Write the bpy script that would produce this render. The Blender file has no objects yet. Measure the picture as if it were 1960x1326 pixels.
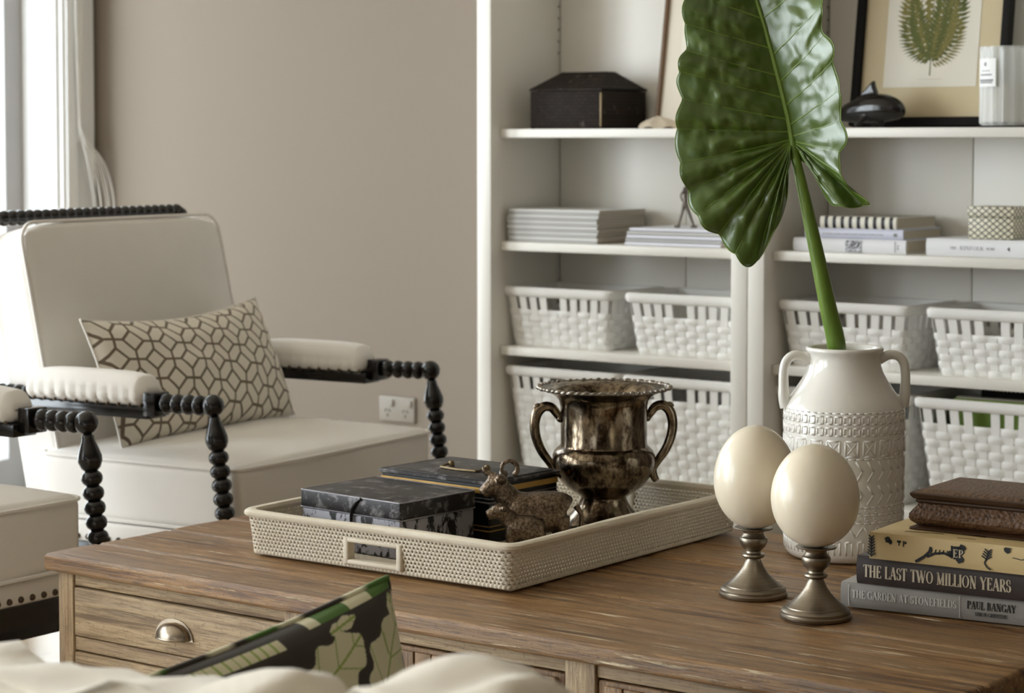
import bpy, bmesh, math, random
from mathutils import Vector, Matrix, noise
R_ = math.radians
PI = math.pi
random.seed(7)
SC = bpy.context.scene
COL = SC.collection

# ------------------------------------------------------------------ camera
EYE = Vector((0.0, 0.0, 1.20))
YAW, PITCH, FPX = R_(37.2), R_(3.0), 4280.0
fwd = Vector((-math.sin(YAW) * math.cos(PITCH), math.cos(YAW) * math.cos(PITCH), -math.sin(PITCH)))
rgt = Vector((math.cos(YAW), math.sin(YAW), 0))
upv = rgt.cross(fwd)
cam_data = bpy.data.cameras.new('camera')
cam = bpy.data.objects.new('camera', cam_data)
COL.objects.link(cam)
cam.matrix_world = Matrix(((rgt.x, upv.x, -fwd.x, EYE.x), (rgt.y, upv.y, -fwd.y, EYE.y), (rgt.z, upv.z, -fwd.z, EYE.z), (0, 0, 0, 1)))
cam_data.sensor_width = 36.0
cam_data.lens = FPX * 36.0 / 1960.0
cam_data.shift_y = -(663.0 - (268.0 + FPX * math.tan(PITCH))) / 1960.0
cam_data.clip_start = 0.05
cam_data.dof.use_dof = True
cam_data.dof.focus_distance = 3.38
cam_data.dof.aperture_fstop = 7.6
SC.camera = cam

# ------------------------------------------------------------------ light
world = bpy.data.worlds.new('overcast_sky')
SC.world = world
world.use_nodes = True
world.node_tree.nodes['Background'].inputs[0].default_value = (0.86, 0.93, 1.0, 1)
world.node_tree.nodes['Background'].inputs[1].default_value = 1.0


def area(name, loc, rot, sx, sy, power, col):
    l = bpy.data.lights.new(name, 'AREA')
    l.shape = 'RECTANGLE'
    l.size, l.size_y, l.energy, l.color = sx, sy, power, col
    o = bpy.data.objects.new(name, l)
    COL.objects.link(o)
    o.location, o.rotation_euler = loc, rot
    return o


ROOM_X0, ROOM_X1, ROOM_Y0, ROOM_Y1, ROOM_H = -5.48, 4.6, -4.2, 4.972, 3.05
# daylight entering through the garden doors of the left wall and the window behind the camera
LEFT_OPEN = ((2.95, 4.824), (-0.6, 2.4), (-3.6, -1.2))
for (a, b), pw in zip(LEFT_OPEN, (165, 500, 360)):
    area('window_daylight', (ROOM_X0 - 0.42, (a + b) / 2, 1.42), (0, -PI / 2, 0), 2.95, b - a + 0.5, pw, (0.89, 0.95, 1.0))
FRONT_OPEN = (-2.6, -0.2)
area('window_daylight', (sum(FRONT_OPEN) / 2, ROOM_Y0 - 0.4, 1.55), (PI / 2, 0, 0), FRONT_OPEN[1] - FRONT_OPEN[0] + 0.3, 1.6, 10, (0.95, 0.97, 1.0))
SC.view_settings.view_transform = 'Standard'
SC.view_settings.look = 'None'
SC.view_settings.gamma = 1.0
SC.view_settings.use_curve_mapping = False
SC.view_settings.exposure = -0.17


# ------------------------------------------------------------------ mesh helpers
def lin(c):
    return tuple(((v / 255.0) / 12.92 if v <= 10 else (((v / 255.0) + 0.055) / 1.055) ** 2.4) for v in c)


def T(x=0, y=0, z=0):
    return Matrix.Translation((x, y, z))


def RX(a):
    return Matrix.Rotation(a, 4, 'X')


def RY(a):
    return Matrix.Rotation(a, 4, 'Y')


def RZ(a):
    return Matrix.Rotation(a, 4, 'Z')


class MB:
    def __init__(s):
        s.v, s.f, s.uv, s.col, s.mi = [], [], {}, {}, []

    def add(s, vs, fs, M=None, mi=0):
        b = len(s.v)
        if M is None:
            s.v += [tuple(p) for p in vs]
        else:
            s.v += [tuple(M @ Vector(p)) for p in vs]
        s.f += [tuple(b + i for i in f) for f in fs]
        s.mi += [mi] * len(fs)
        return b

    def box(s, x0, x1, y0, y1, z0, z1, M=None, mi=0):
        vs = [(x, y, z) for z in (z0, z1) for y in (y0, y1) for x in (x0, x1)]
        s.add(vs, [(0, 2, 3, 1), (4, 5, 7, 6), (0, 1, 5, 4), (2, 6, 7, 3), (0, 4, 6, 2), (1, 3, 7, 5)], M, mi)
        return s

    def rbox(s, sx, sy, sz, r, M=None, k=1, n=1, fn=None, mi=0):
        """rounded box centred at the origin; fn(p, unit) may push its points about"""
        h = (sx / 2, sy / 2, sz / 2)
        ax = []
        for a in h:
            rr = min(r, a * 0.98)
            l = [-a + rr * j / k for j in range(k + 1)]
            m = [-(a - rr) + 2 * (a - rr) * j / n for j in range(1, n)]
            ax.append(l + m + [-q for q in reversed(l)])
        key, vs, fs = {}, [], []

        def vid(p):
            kk = (round(p[0], 6), round(p[1], 6), round(p[2], 6))
            if kk not in key:
                q = [max(-(h[i] - min(r, h[i] * .98)), min(h[i] - min(r, h[i] * .98), p[i])) for i in range(3)]
                d = Vector((p[0] - q[0], p[1] - q[1], p[2] - q[2]))
                rr = min(r, min(h) * .98)
                if d.length > 1e-9:
                    cnt = sum(1 for i in range(3) if abs(d[i]) > 1e-9)
                    if cnt > 1:
                        d = Vector([d[i] / max(1e-9, min(r, h[i] * .98)) for i in range(3)])
                        d = d / d.length
                        d = Vector([d[i] * min(r, h[i] * .98) for i in range(3)])
                o = Vector(q) + d
                if fn:
                    o = fn(o, Vector((p[0] / h[0], p[1] / h[1], p[2] / h[2])))
                key[kk] = len(vs)
                vs.append(tuple(o))
            return key[kk]
        for a in range(3):
            b, c = (a + 1) % 3, (a + 2) % 3
            for sg in (-1, 1):
                B, C = ax[b], ax[c]
                for i in range(len(B) - 1):
                    for j in range(len(C) - 1):
                        q = []
                        for (ii, jj) in ((i, j), (i + 1, j), (i + 1, j + 1), (i, j + 1)):
                            p = [0, 0, 0]
                            p[a] = sg * h[a]
                            p[b], p[c] = B[ii], C[jj]
                            q.append(vid(p))
                        fs.append(tuple(q if sg > 0 else q[::-1]))
        s.add(vs, fs, M, mi)
        return s

    def lathe(s, prof, seg=32, M=None, mi=0, fn=None):
        vs, fs = [], []
        n = len(prof)
        for i in range(seg):
            a = 2 * PI * i / seg
            for j, (r, z) in enumerate(prof):
                rr = r if fn is None else r + fn(a, z, j)
                vs.append((rr * math.cos(a), rr * math.sin(a), z))
        for i in range(seg):
            k = (i + 1) % seg
            for j in range(n - 1):
                if prof[j][0] == 0 and prof[j + 1][0] == 0:
                    continue
                if prof[j][0] == 0:
                    fs.append((i * n + j, k * n + j + 1, i * n + j + 1))
                elif prof[j + 1][0] == 0:
                    fs.append((i * n + j, k * n + j, i * n + j + 1))
                else:
                    fs.append((i * n + j, k * n + j, k * n + j + 1, i * n + j + 1))
        s.add(vs, fs, M, mi)
        return s

    def tube(s, path, rad, seg=8, closed=False, M=None, caps=True, flat=1.0, mi=0):
        P = [Vector(p) for p in path]
        n = len(P)
        rads = rad if isinstance(rad, (list, tuple)) else [rad] * n
        vs, fs = [], []
        nrm = None
        for i in range(n):
            if closed:
                t = P[(i + 1) % n] - P[i - 1]
            else:
                t = P[min(i + 1, n - 1)] - P[max(i - 1, 0)]
            t = t.normalized() if t.length > 1e-12 else Vector((0, 0, 1))
            if nrm is None:
                a = Vector((0, 0, 1)) if abs(t.z) < 0.9 else Vector((1, 0, 0))
                nrm = (a - t * a.dot(t)).normalized()
            else:
                nrm = nrm - t * nrm.dot(t)
                nrm = nrm.normalized() if nrm.length > 1e-9 else Vector((1, 0, 0))
            b = t.cross(nrm)
            for j in range(seg):
                a = 2 * PI * j / seg
                vs.append(P[i] + (nrm * math.cos(a) * flat + b * math.sin(a)) * rads[i])
        m = n if closed else n - 1
        for i in range(m):
            k = (i + 1) % n
            for j in range(seg):
                l = (j + 1) % seg
                fs.append((i * seg + j, i * seg + l, k * seg + l, k * seg + j))
        if caps and not closed:
            fs.append(tuple(range(seg))[::-1])
            fs.append(tuple((n - 1) * seg + j for j in range(seg)))
        s.add(vs, fs, M, mi)
        return s

    def grid(s, fn, nu, nv, M=None, cu=False, cv=False, uv=False, colfn=None, flip=False, mi=0, keep=None):
        b = len(s.v)
        U, V = (nu if cu else nu + 1), (nv if cv else nv + 1)
        vs = []
        for i in range(U):
            for j in range(V):
                vs.append(fn(i / nu, j / nv))
        fs = []
        for i in range(nu):
            for j in range(nv):
                if keep and not keep((i + .5) / nu, (j + .5) / nv):
                    continue
                a, c = i, (i + 1) % U
                d, e = j, (j + 1) % V
                q = (a * V + d, c * V + d, c * V + e, a * V + e)
                fs.append(q[::-1] if flip else q)
        s.add(vs, fs, M, mi)
        for i in range(U):
            for j in range(V):
                if uv:
                    s.uv[b + i * V + j] = (i / nu, j / nv)
                if colfn:
                    s.col[b + i * V + j] = colfn(i / nu, j / nv)
        return s

    def ball(s, r, M=None, seg=12, rings=8, mi=0):
        prof = [(max(0, r * math.sin(PI * i / rings)) if 0 < i < rings else 0, -r * math.cos(PI * i / rings)) for i in range(rings + 1)]
        return s.lathe(prof, seg, M, mi)

    def mesh(s, name, smooth=True, sharp=40):
        me = bpy.data.meshes.new(name)
        me.from_pydata(s.v, [], s.f)
        if s.uv:
            l = me.uv_layers.new(name='UVMap')
            idx = [0] * len(me.loops)
            me.loops.foreach_get('vertex_index', idx)
            for i, vi in enumerate(idx):
                l.data[i].uv = s.uv.get(vi, (0, 0))
        if s.col:
            ca = me.color_attributes.new('print', 'FLOAT_COLOR', 'POINT')
            for vi in range(len(s.v)):
                ca.data[vi].color = tuple(s.col.get(vi, (1, 1, 1))) + (1,)
        if smooth:
            me.polygons.foreach_set('use_smooth', [True] * len(me.polygons))
            if sharp:
                me.set_sharp_from_angle(angle=R_(sharp))
        me.update()
        return me

    def build(s, name, mat, parent=None, smooth=True, sharp=40, loc=None):
        me = s.mesh(name, smooth, sharp)
        mats = mat if isinstance(mat, (list, tuple)) else [mat]
        for m in mats:
            me.materials.append(m)
        if len(mats) > 1:
            me.polygons.foreach_set('material_index', s.mi)
        return obj(name, me, parent, loc)


def obj(name, me, parent=None, loc=None):
    o = bpy.data.objects.new(name, me)
    COL.objects.link(o)
    if parent:
        o.parent = parent
    if loc:
        o.location = loc
    return o


def tag(o, label=None, cat=None, group=None, kind=None):
    if label:
        o['label'] = label
    if cat:
        o['category'] = cat
    if group:
        o['group'] = group
    if kind:
        o['kind'] = kind
    return o


def thing(name, label, cat, loc=(0, 0, 0), rz=0, group=None):
    o = bpy.data.objects.new(name, None)
    COL.objects.link(o)
    o.empty_display_size = 0.05
    o.location = loc
    o.rotation_euler = (0, 0, rz)
    return tag(o, label, cat, group)


def copy_tree(o, parent=None):
    c = o.copy()
    COL.objects.link(c)
    c.parent = parent
    for ch in list(o.children):
        copy_tree(ch, c)
    return c


def struct(o, label=None):
    o['kind'] = 'structure'
    if label:
        o['label'] = label
    return o


def spline(pts, n, closed=False):
    """Catmull-Rom through pts (tuples of any length), n samples per span"""
    out = []
    m = len(pts)
    for i in range(m if closed else m - 1):
        g = lambda k: pts[k % m] if closed else pts[max(0, min(m - 1, k))]
        p0, p1, p2, p3 = g(i - 1), g(i), g(i + 1), g(i + 2)
        for j in range(n):
            t = j / n
            out.append(tuple(0.5 * (2 * b + (c - a) * t + (2 * a - 5 * b + 4 * c - d) * t * t + (3 * b - a - 3 * c + d) * t ** 3) for a, b, c, d in zip(p0, p1, p2, p3)))
    if not closed:
        out.append(tuple(pts[-1]))
    return out


def rrect(sx, sy, r, n=6, per=None):
    """closed rounded rectangle loop of (x, y, nx, ny, s)"""
    P = []
    for cx, cy, a0 in ((sx / 2 - r, sy / 2 - r, 0), (-sx / 2 + r, sy / 2 - r, PI / 2), (-sx / 2 + r, -sy / 2 + r, PI), (sx / 2 - r, -sy / 2 + r, 1.5 * PI)):
        for j in range(n + 1):
            a = a0 + PI / 2 * j / n
            P.append((cx + r * math.cos(a), cy + r * math.sin(a)))
    if per is None:
        return P
    L = [0]
    m = len(P)
    for i in range(m):
        L.append(L[-1] + math.dist(P[i], P[(i + 1) % m]))
    out, k = [], 0
    for i in range(per):
        d = L[-1] * i / per
        while L[k + 1] < d:
            k += 1
        t = (d - L[k]) / max(1e-9, L[k + 1] - L[k])
        a, b = P[k], P[(k + 1) % m]
        tx, ty = b[0] - a[0], b[1] - a[1]
        q = math.hypot(tx, ty) or 1
        out.append((a[0] + tx * t, a[1] + ty * t, ty / q, -tx / q))
    return out


def remeshed(name, mb, voxel, mat, parent=None, smooth_iter=4, loc=None):
    """weld overlapping closed shapes into one continuous skin"""
    me = mb.mesh(name + '_raw', False)
    tmp = bpy.data.objects.new('tmp', me)
    COL.objects.link(tmp)
    m = tmp.modifiers.new('r', 'REMESH')
    m.mode, m.voxel_size, m.use_smooth_shade = 'VOXEL', voxel, True
    if smooth_iter:
        q = tmp.modifiers.new('s', 'SMOOTH')
        q.factor, q.iterations = 0.5, smooth_iter
    dg = bpy.context.evaluated_depsgraph_get()
    out = bpy.data.meshes.new_from_object(tmp.evaluated_get(dg))
    bpy.data.objects.remove(tmp)
    out.name = name
    out.polygons.foreach_set('use_smooth', [True] * len(out.polygons))
    out.materials.clear()
    out.materials.append(mat)
    return obj(name, out, parent, loc)


# ------------------------------------------------------------------ materials
class NT:
    def __init__(s, name):
        s.m = bpy.data.materials.new(name)
        s.m.use_nodes = True
        s.t = s.m.node_tree
        s.b = s.t.nodes['Principled BSDF']
        s.out = s.t.nodes['Material Output']
        s.tc = s.t.nodes.new('ShaderNodeTexCoord')

    def n(s, typ, ins=None, **props):
        nd = s.t.nodes.new('ShaderNode' + typ)
        for k, v in props.items():
            setattr(nd, k, v)
        for k, v in (ins or {}).items():
            s.set(nd.inputs[k], v)
        return nd

    def set(s, sock, v):
        if isinstance(v, bpy.types.NodeSocket):
            s.t.links.new(v, sock)
        elif isinstance(v, bpy.types.Node):
            s.t.links.new(v.outputs[0], sock)
        else:
            if isinstance(v, (tuple, list)) and len(v) == 3 and sock.type == 'RGBA':
                v = tuple(v) + (1,)
            sock.default_value = v

    def p(s, **kw):
        for k, v in kw.items():
            s.set(s.b.inputs[k.replace('_', ' ')], v)
        return s

    def math(s, op, a, b=None, c=None, clamp=False):
        nd = s.n('Math', operation=op, use_clamp=clamp)
        s.set(nd.inputs[0], a)
        if b is not None:
            s.set(nd.inputs[1], b)
        if c is not None:
            s.set(nd.inputs[2], c)
        return nd.outputs[0]

    def mapping(s, scale=(1, 1, 1), src='Object', rand=False, rot=(0, 0, 0)):
        mp = s.n('Mapping', {'Scale': scale, 'Rotation': rot})
        s.set(mp.inputs['Vector'], s.tc.outputs[src])
        if rand:
            oi = s.n('ObjectInfo')
            c = s.n('CombineXYZ', {'X': s.math('MULTIPLY', oi.outputs['Random'], 37.0), 'Y': s.math('MULTIPLY', oi.outputs['Random'], 91.0), 'Z': s.math('MULTIPLY', oi.outputs['Random'], 13.0)})
            s.set(mp.inputs['Location'], c)
        return mp.outputs[0]

    def noise(s, vec, scale=5, detail=4, rough=.55, dist=0.0):
        nd = s.n('TexNoise', {'Scale': scale, 'Detail': detail, 'Roughness': rough, 'Distortion': dist})
        if vec is not None:
            s.set(nd.inputs['Vector'], vec)
        else:
            s.set(nd.inputs['Vector'], s.tc.outputs['Object'])
        return nd.outputs[0]

    def ramp(s, fac, stops, interp='LINEAR'):
        nd = s.n('ValToRGB')
        nd.color_ramp.interpolation = interp
        e = nd.color_ramp.elements
        while len(e) < len(stops):
            e.new(0.5)
        for el, (p, c) in zip(e, stops):
            el.position = p
            el.color = (c, c, c, 1) if isinstance(c, (int, float)) else tuple(c) + (1,)
        s.set(nd.inputs[0], fac)
        return nd.outputs[0]

    def mix(s, fac, a, b, blend='MIX'):
        nd = s.n('Mix', data_type='RGBA', blend_type=blend)
        s.set(nd.inputs[0], fac)
        s.set(nd.inputs[6], a)
        s.set(nd.inputs[7], b)
        return nd.outputs[2]

    def bump(s, h, strength=.3, dist=.01, normal=None):
        nd = s.n('Bump', {'Strength': strength, 'Distance': dist, 'Height': h})
        if normal is not None:
            s.set(nd.inputs['Normal'], normal)
        s.set(s.b.inputs['Normal'], nd.outputs[0])
        return nd.outputs[0]


def plain(name, c, rough=.5, metal=0, spec=.5, coat=0, nscale=0, namt=.0, bscale=0, bamt=.1, bdist=.002, sheen=0):
    t = NT(name)
    col = lin(c)
    t.p(Base_Color=col, Roughness=rough, Metallic=metal)
    t.b.inputs['Specular IOR Level'].default_value = spec
    t.b.inputs['Coat Weight'].default_value = coat
    t.b.inputs['Coat Roughness'].default_value = .08
    t.b.inputs['Sheen Weight'].default_value = sheen
    if nscale:
        n = t.noise(None, nscale, 5)
        lo = tuple(v * (1 - namt) for v in col)
        hi = tuple(min(1, v * (1 + namt)) for v in col)
        t.p(Base_Color=t.mix(n, lo, hi))
    if bscale:
        t.bump(t.noise(None, bscale, 3), bamt, bdist)
    return t.m


M = {}
M['wall'] = plain('beige_wall_paint', (129, 118, 105), .9, bscale=220, bamt=.05)
M['ceiling'] = plain('ceiling_paint', (206, 196, 180), .9)
M['white'] = plain('white_satin_paint', (234, 230, 221), .38, bscale=60, bamt=.03)
M['casing'] = plain('white_window_paint', (236, 237, 236), .35)
M['sash'] = plain('sash_shade_grey', (170, 168, 166), .5)  # the shade on the sash is put into its colour as grey
M['floor'] = plain('polished_timber_floor', (160, 138, 110), .12, nscale=3, namt=.06, coat=.6)
M['black'] = plain('black_lacquer', (15, 12, 11), .17, spec=.5, bscale=90, bamt=.04)
M['blackmatt'] = plain('black_matt', (17, 14, 12), .7, spec=.2)
M['cord'] = plain('white_cord', (232, 231, 226), .7)
M['paper'] = plain('paper_pages', (196, 186, 168), .85)
M['maga'] = plain('white_magazine', (228, 228, 226), .45)
M['page'] = plain('magazine_page_edges', (176, 164, 146), .8)


def linen(name, c, scale=700, amt=.5, sheen=.25, var=.05):
    t = NT(name)
    col = lin(c)
    a = t.n('TexWave', {'Vector': t.mapping((1, 1, 1)), 'Scale': scale * .16, 'Distortion': 1.2, 'Detail': 2}, bands_direction='Y')
    b = t.n('TexWave', {'Vector': t.mapping((1, 1, 1)), 'Scale': scale * .16, 'Distortion': 1.2, 'Detail': 2}, bands_direction='Z')
    h = t.math('ADD', a.outputs[1], b.outputs[1])
    n = t.noise(None, 9, 4)
    base = t.mix(n, tuple(v * (1 - var) for v in col), tuple(min(1, v * (1 + var)) for v in col))
    t.p(Base_Color=base, Roughness=.92)
    t.b.inputs['Sheen Weight'].default_value = sheen
    t.b.inputs['Specular IOR Level'].default_value = .2
    t.bump(t.math('ADD', t.math('MULTIPLY', h, .3), t.noise(None, 14, 3)), amt * .35, .004)
    return t.m


M['linen'] = linen('cream_linen', (232, 227, 220))
M['slip'] = linen('sofa_linen', (230, 220, 202), 500)
M['greyback'] = linen('grey_linen', (168, 170, 182), 500)


def old_wood(name, tones, axis='X', rough=.5, wear=.55, grain=1.0, glossvar=.15):
    """aged timber: long grain, blotchy stain, pale scuffs"""
    t = NT(name)
    sc = {'X': (1.5, 30, 30), 'Y': (30, 1.5, 30), 'Z': (30, 30, 1.5)}[axis]
    v = t.mapping(sc, rand=True)
    g = t.noise(v, 2.0 * grain, 8, .66, .35)
    v2 = t.mapping(tuple(q * .22 for q in sc), rand=True)
    blot = t.noise(v2, 3.0, 5, .6, .3)
    fine = t.noise(t.mapping(tuple(q * 4 for q in sc), rand=True), 3, 6, .7)
    base = t.ramp(g, [(.37, tones[0]), (.46, tones[1]), (.56, tones[2]), (.68, tones[1])])
    base = t.mix(t.ramp(blot, [(.44, 0), (.60, .7)]), base, tones[3])
    oi = t.n('ObjectInfo')
    base = t.mix(t.math('MULTIPLY', oi.outputs['Random'], .4), base, tones[5])
    dark = t.math('MULTIPLY', t.ramp(fine, [(.36, 1), (.50, 0)]), .75)
    base = t.mix(dark, base, tones[0])
    scuff = t.math('MULTIPLY', t.ramp(t.noise(t.mapping(tuple(q * .9 for q in sc), rand=True), 4.2, 7, .7, .4), [(.60, 0), (.66, 1)]), wear)
    kn = t.n('TexVoronoi', {'Vector': t.mapping(tuple(q * .16 for q in sc), rand=True), 'Scale': 2.2, 'Randomness': 1.0})
    base = t.mix(t.math('MULTIPLY', t.ramp(kn.outputs[0], [(.03, 1), (.11, 0)]), .8), base, tones[0])
    base = t.mix(scuff, base, tones[4])
    pit = t.ramp(t.noise(t.mapping((1, 1, 1), rand=True), 170, 4, .7), [(.34, 1), (.42, 0)])
    base = t.mix(t.math('MULTIPLY', pit, .5), base, tones[0])
    t.p(Base_Color=base)
    t.p(Roughness=t.math('ADD', t.math('MULTIPLY', fine, glossvar), rough - glossvar / 2))
    hb = t.math('ADD', t.math('MULTIPLY', g, .7), t.math('MULTIPLY', fine, .5))
    t.bump(t.math('SUBTRACT', hb, t.math('MULTIPLY', scuff, .4)), .6, .004)
    return t.m


TW = [lin((64, 42, 23)), lin((140, 100, 58)), lin((184, 143, 92)), lin((160, 130, 94)), lin((240, 220, 182)), lin((104, 71, 39))]
M['table_top'] = old_wood('reclaimed_pine_top', TW, 'X', .38, .85)
TB = [lin((110, 88, 64)), lin((172, 146, 110)), lin((196, 172, 136)), lin((166, 146, 120)), lin((222, 204, 172)), lin((156, 128, 96))]
M['table_body'] = old_wood('reclaimed_pine_front', TB, 'X', .55, .35)
M['table_post'] = old_wood('reclaimed_pine_post', TB, 'Z', .55, .3)
TD = [lin((80, 56, 36)), lin((146, 112, 76)), lin((172, 138, 98)), lin((150, 122, 88)), lin((196, 168, 132)), lin((104, 74, 50))]
M['table_drawer'] = old_wood('reclaimed_pine_drawer', TD, 'Z', .55, .35)


# ------------------------------------------------------------------ the room
X0, X1, Y0, Y1, HH = ROOM_X0, ROOM_X1, ROOM_Y0, ROOM_Y1, ROOM_H
WT = 0.2
floor = struct(MB().box(X0 - WT - 1.2, X1 + WT, Y0 - WT - 1.2, Y1 + WT, -0.1, 0).build('floor', M['floor'], smooth=False))
struct(MB().box(X0 - WT, X1 + WT, Y0 - WT, Y1 + WT, HH, HH + .1).build('ceiling', M['ceiling'], smooth=False))
struct(MB().box(X0 - WT, X1 + WT, Y1, Y1 + WT, 0, HH).build('wall_back', M['wall'], smooth=False))
struct(MB().box(X1, X1 + WT, Y0, Y1, 0, HH).build('wall_right', M['wall'], smooth=False))
WIN_Z0, WIN_Z1 = 0.06, 2.75
mb = MB()
ys = [Y1] + [q for o in LEFT_OPEN for q in (o[1], o[0])] + [Y0]
for i in range(0, len(ys), 2):
    mb.box(X0 - WT, X0, ys[i + 1], ys[i], 0, HH)
for a, b in LEFT_OPEN:
    mb.box(X0 - WT, X0, a, b, WIN_Z1, HH)
    mb.box(X0 - WT, X0, a, b, 0, WIN_Z0)
struct(mb.build('wall_left', M['wall'], smooth=False))
FZ0, FZ1 = 0.85, 2.25
mb = MB()
mb.box(X0, FRONT_OPEN[0], Y0 - WT, Y0, 0, HH).box(FRONT_OPEN[1], X1, Y0 - WT, Y0, 0, HH)
mb.box(FRONT_OPEN[0], FRONT_OPEN[1], Y0 - WT, Y0, 0, FZ0).box(FRONT_OPEN[0], FRONT_OPEN[1], Y0 - WT, Y0, FZ1, HH)
struct(mb.build('wall_front', M['wall'], smooth=False))

# clear panes: mostly see-through with a faint reflection
t = NT('window_glass')
tr = t.n('BsdfTransparent', {'Color': (.97, .98, .98, 1)})
gl = t.n('BsdfGlossy', {'Color': (1, 1, 1, 1), 'Roughness': .02})
mx = t.n('MixShader', {0: .06, 1: tr, 2: gl})
t.t.links.new(mx.outputs[0], t.out.inputs[0])
M['glass'] = t.m

wn = 0
for a, b in LEFT_OPEN:
    wn += 1
    w = struct(thing('window_%d' % wn, None, None))
    xo = X0 - WT
    # reveal lining, then casing on the room side
    lm = MB()
    for y, s in ((a, 1), (b, -1)):
        lm.box(xo, X0, min(y, y + s * .012), max(y, y + s * .012), WIN_Z0, WIN_Z1)
    lm.box(xo, X0, a, b, WIN_Z1 - .012, WIN_Z1).box(xo, X0, a, b, WIN_Z0, WIN_Z0 + .012)
    lm.build('reveal', M['casing'], w, smooth=False)
    for y, s in ((a, -1), (b, 1)):
        cm = MB()
        wd = min(.135, abs(Y1 - y) - .002) if s > 0 else .12
        cm.box(X0, X0 + .018, min(y, y + s * wd), max(y, y + s * wd), 0, WIN_Z1 + .1)
        cm.box(X0 + .018, X0 + .03, min(y + s * .012, y + s * .05), max(y + s * .012, y + s * .05), 0, WIN_Z1 + .06)
        cm.build('casing', M['casing'], w, smooth=False)
    MB().box(X0, X0 + .02, a, b, WIN_Z1, WIN_Z1 + .1).build('head_casing', M['casing'], w, smooth=False)
    n = 2
    for k in range(n):
        p0, p1 = a + (b - a) * k / n + .014, a + (b - a) * (k + 1) / n - .014
        sx0, sx1 = xo - .005, xo + .04
        st = .07
        sm = MB()
        sm.box(sx0, sx1, p0, p0 + st, WIN_Z0 + .012, WIN_Z1 - .012).box(sx0, sx1, p1 - st, p1, WIN_Z0 + .012, WIN_Z1 - .012)
        sm.box(sx0, sx1, p0 + st, p1 - st, WIN_Z1 - .09, WIN_Z1 - .012).box(sx0, sx1, p0 + st, p1 - st, WIN_Z0 + .012, WIN_Z0 + .11)
        sash = sm.build('sash', M['sash'], w, smooth=False)
        MB().box(xo + .012, xo + .017, p0 + st, p1 - st, WIN_Z0 + .11, WIN_Z1 - .09).build('pane', M['glass'], sash, smooth=False)
w = struct(thing('window_4', None, None))
fm = MB()
fa, fb = FRONT_OPEN
for q in (fa, (fa + fb) / 2 - .03, fb - .06):
    fm.box(q, q + .06, Y0 - .14, Y0 - .09, FZ0, FZ1)
fm.box(fa, fb, Y0 - .14, Y0 - .09, FZ0, FZ0 + .06).box(fa, fb, Y0 - .14, Y0 - .09, FZ1 - .06, FZ1)
fm.build('frame', M['casing'], w, smooth=False)

# skirting along the visible back wall
struct(MB().box(X0 + .02, -3.66, Y1 - .018, Y1, 0, .12).build('baseboard_back', M['casing'], smooth=False))

# roman-blind cords wound on a cleat beside the garden door, ends fanning out in a tassel
cx, cy = X0 + .045, 4.872
cord = thing('blind_cord', 'white blind cords wound on a cleat with a loose tassel by the bright window', 'blind cord', (cx, cy, 1.262))
for dy in (-.022, -.008, .012, .03):
    MB().tube([(0, dy, 1.1), (0, dy * .7, .5), (0, dy * .15, .03), (0.004, dy * .1, -.02)], .0026, 6).build('cord', M['cord'], cord)
cm = MB()
cm.rbox(.016, .02, .09, .006, T(-.022, .012, -.03), k=2)
cm.rbox(.03, .014, .02, .005, T(-.036, .012, -.03), k=2)
cm.build('cleat', M['casing'], cord)
for i in range(9):
    a = (i - 2) / 6.0
    ph = random.uniform(-1, 1)
    pts = spline([(0.004, -.005, -.01), (.010 + .008 * ph, .008 + .02 * a, -.06), (.024 + .01 * a, .03 + .045 * a, -.14), (.034 + .02 * a, .05 + .05 * a + .006 * ph, -.25), (.04 + .02 * a, .056 + .04 * a + .008 * ph, -.38)], 5)
    MB().tube(pts, .0019, 6).build('tassel_strand', M['cord'], cord)

# double power point low on the wall
ot = thing('power_outlet', 'pale double power outlet low on the beige wall beside the bookcase', 'outlet', (-4.19, Y1, .416))
M['plate'] = plain('outlet_plastic', (136, 127, 114), .45)
MB().rbox(.135, .009, .075, .004, T(0, -.0047, 0), k=2).build('plate', M['plate'], ot)
for sx in (-.034, .034):
    MB().rbox(.014, .006, .02, .003, T(sx + .018, -.012, .018), k=2).build('switch', M['plate'], ot)
    sl = MB()
    for ang, dx, dz in ((.5, -.007, -.004), (-.5, .007, -.004), (0, 0, -.018)):
        sl.rbox(.0022, .002, .009, .0005, T(sx + dx, -.0096, dz) @ RY(ang))
    sl.build('socket_slots', M['blackmatt'], ot)

# ------------------------------------------------------------------ bookcases
SH_Z = (1.229, .932, .655, .335)      # tops of the shelves in view
SH_T, BC_F, BC_B, SH_F = .023, 4.65, 4.972, 4.69
BC_TOP = 2.3


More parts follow.
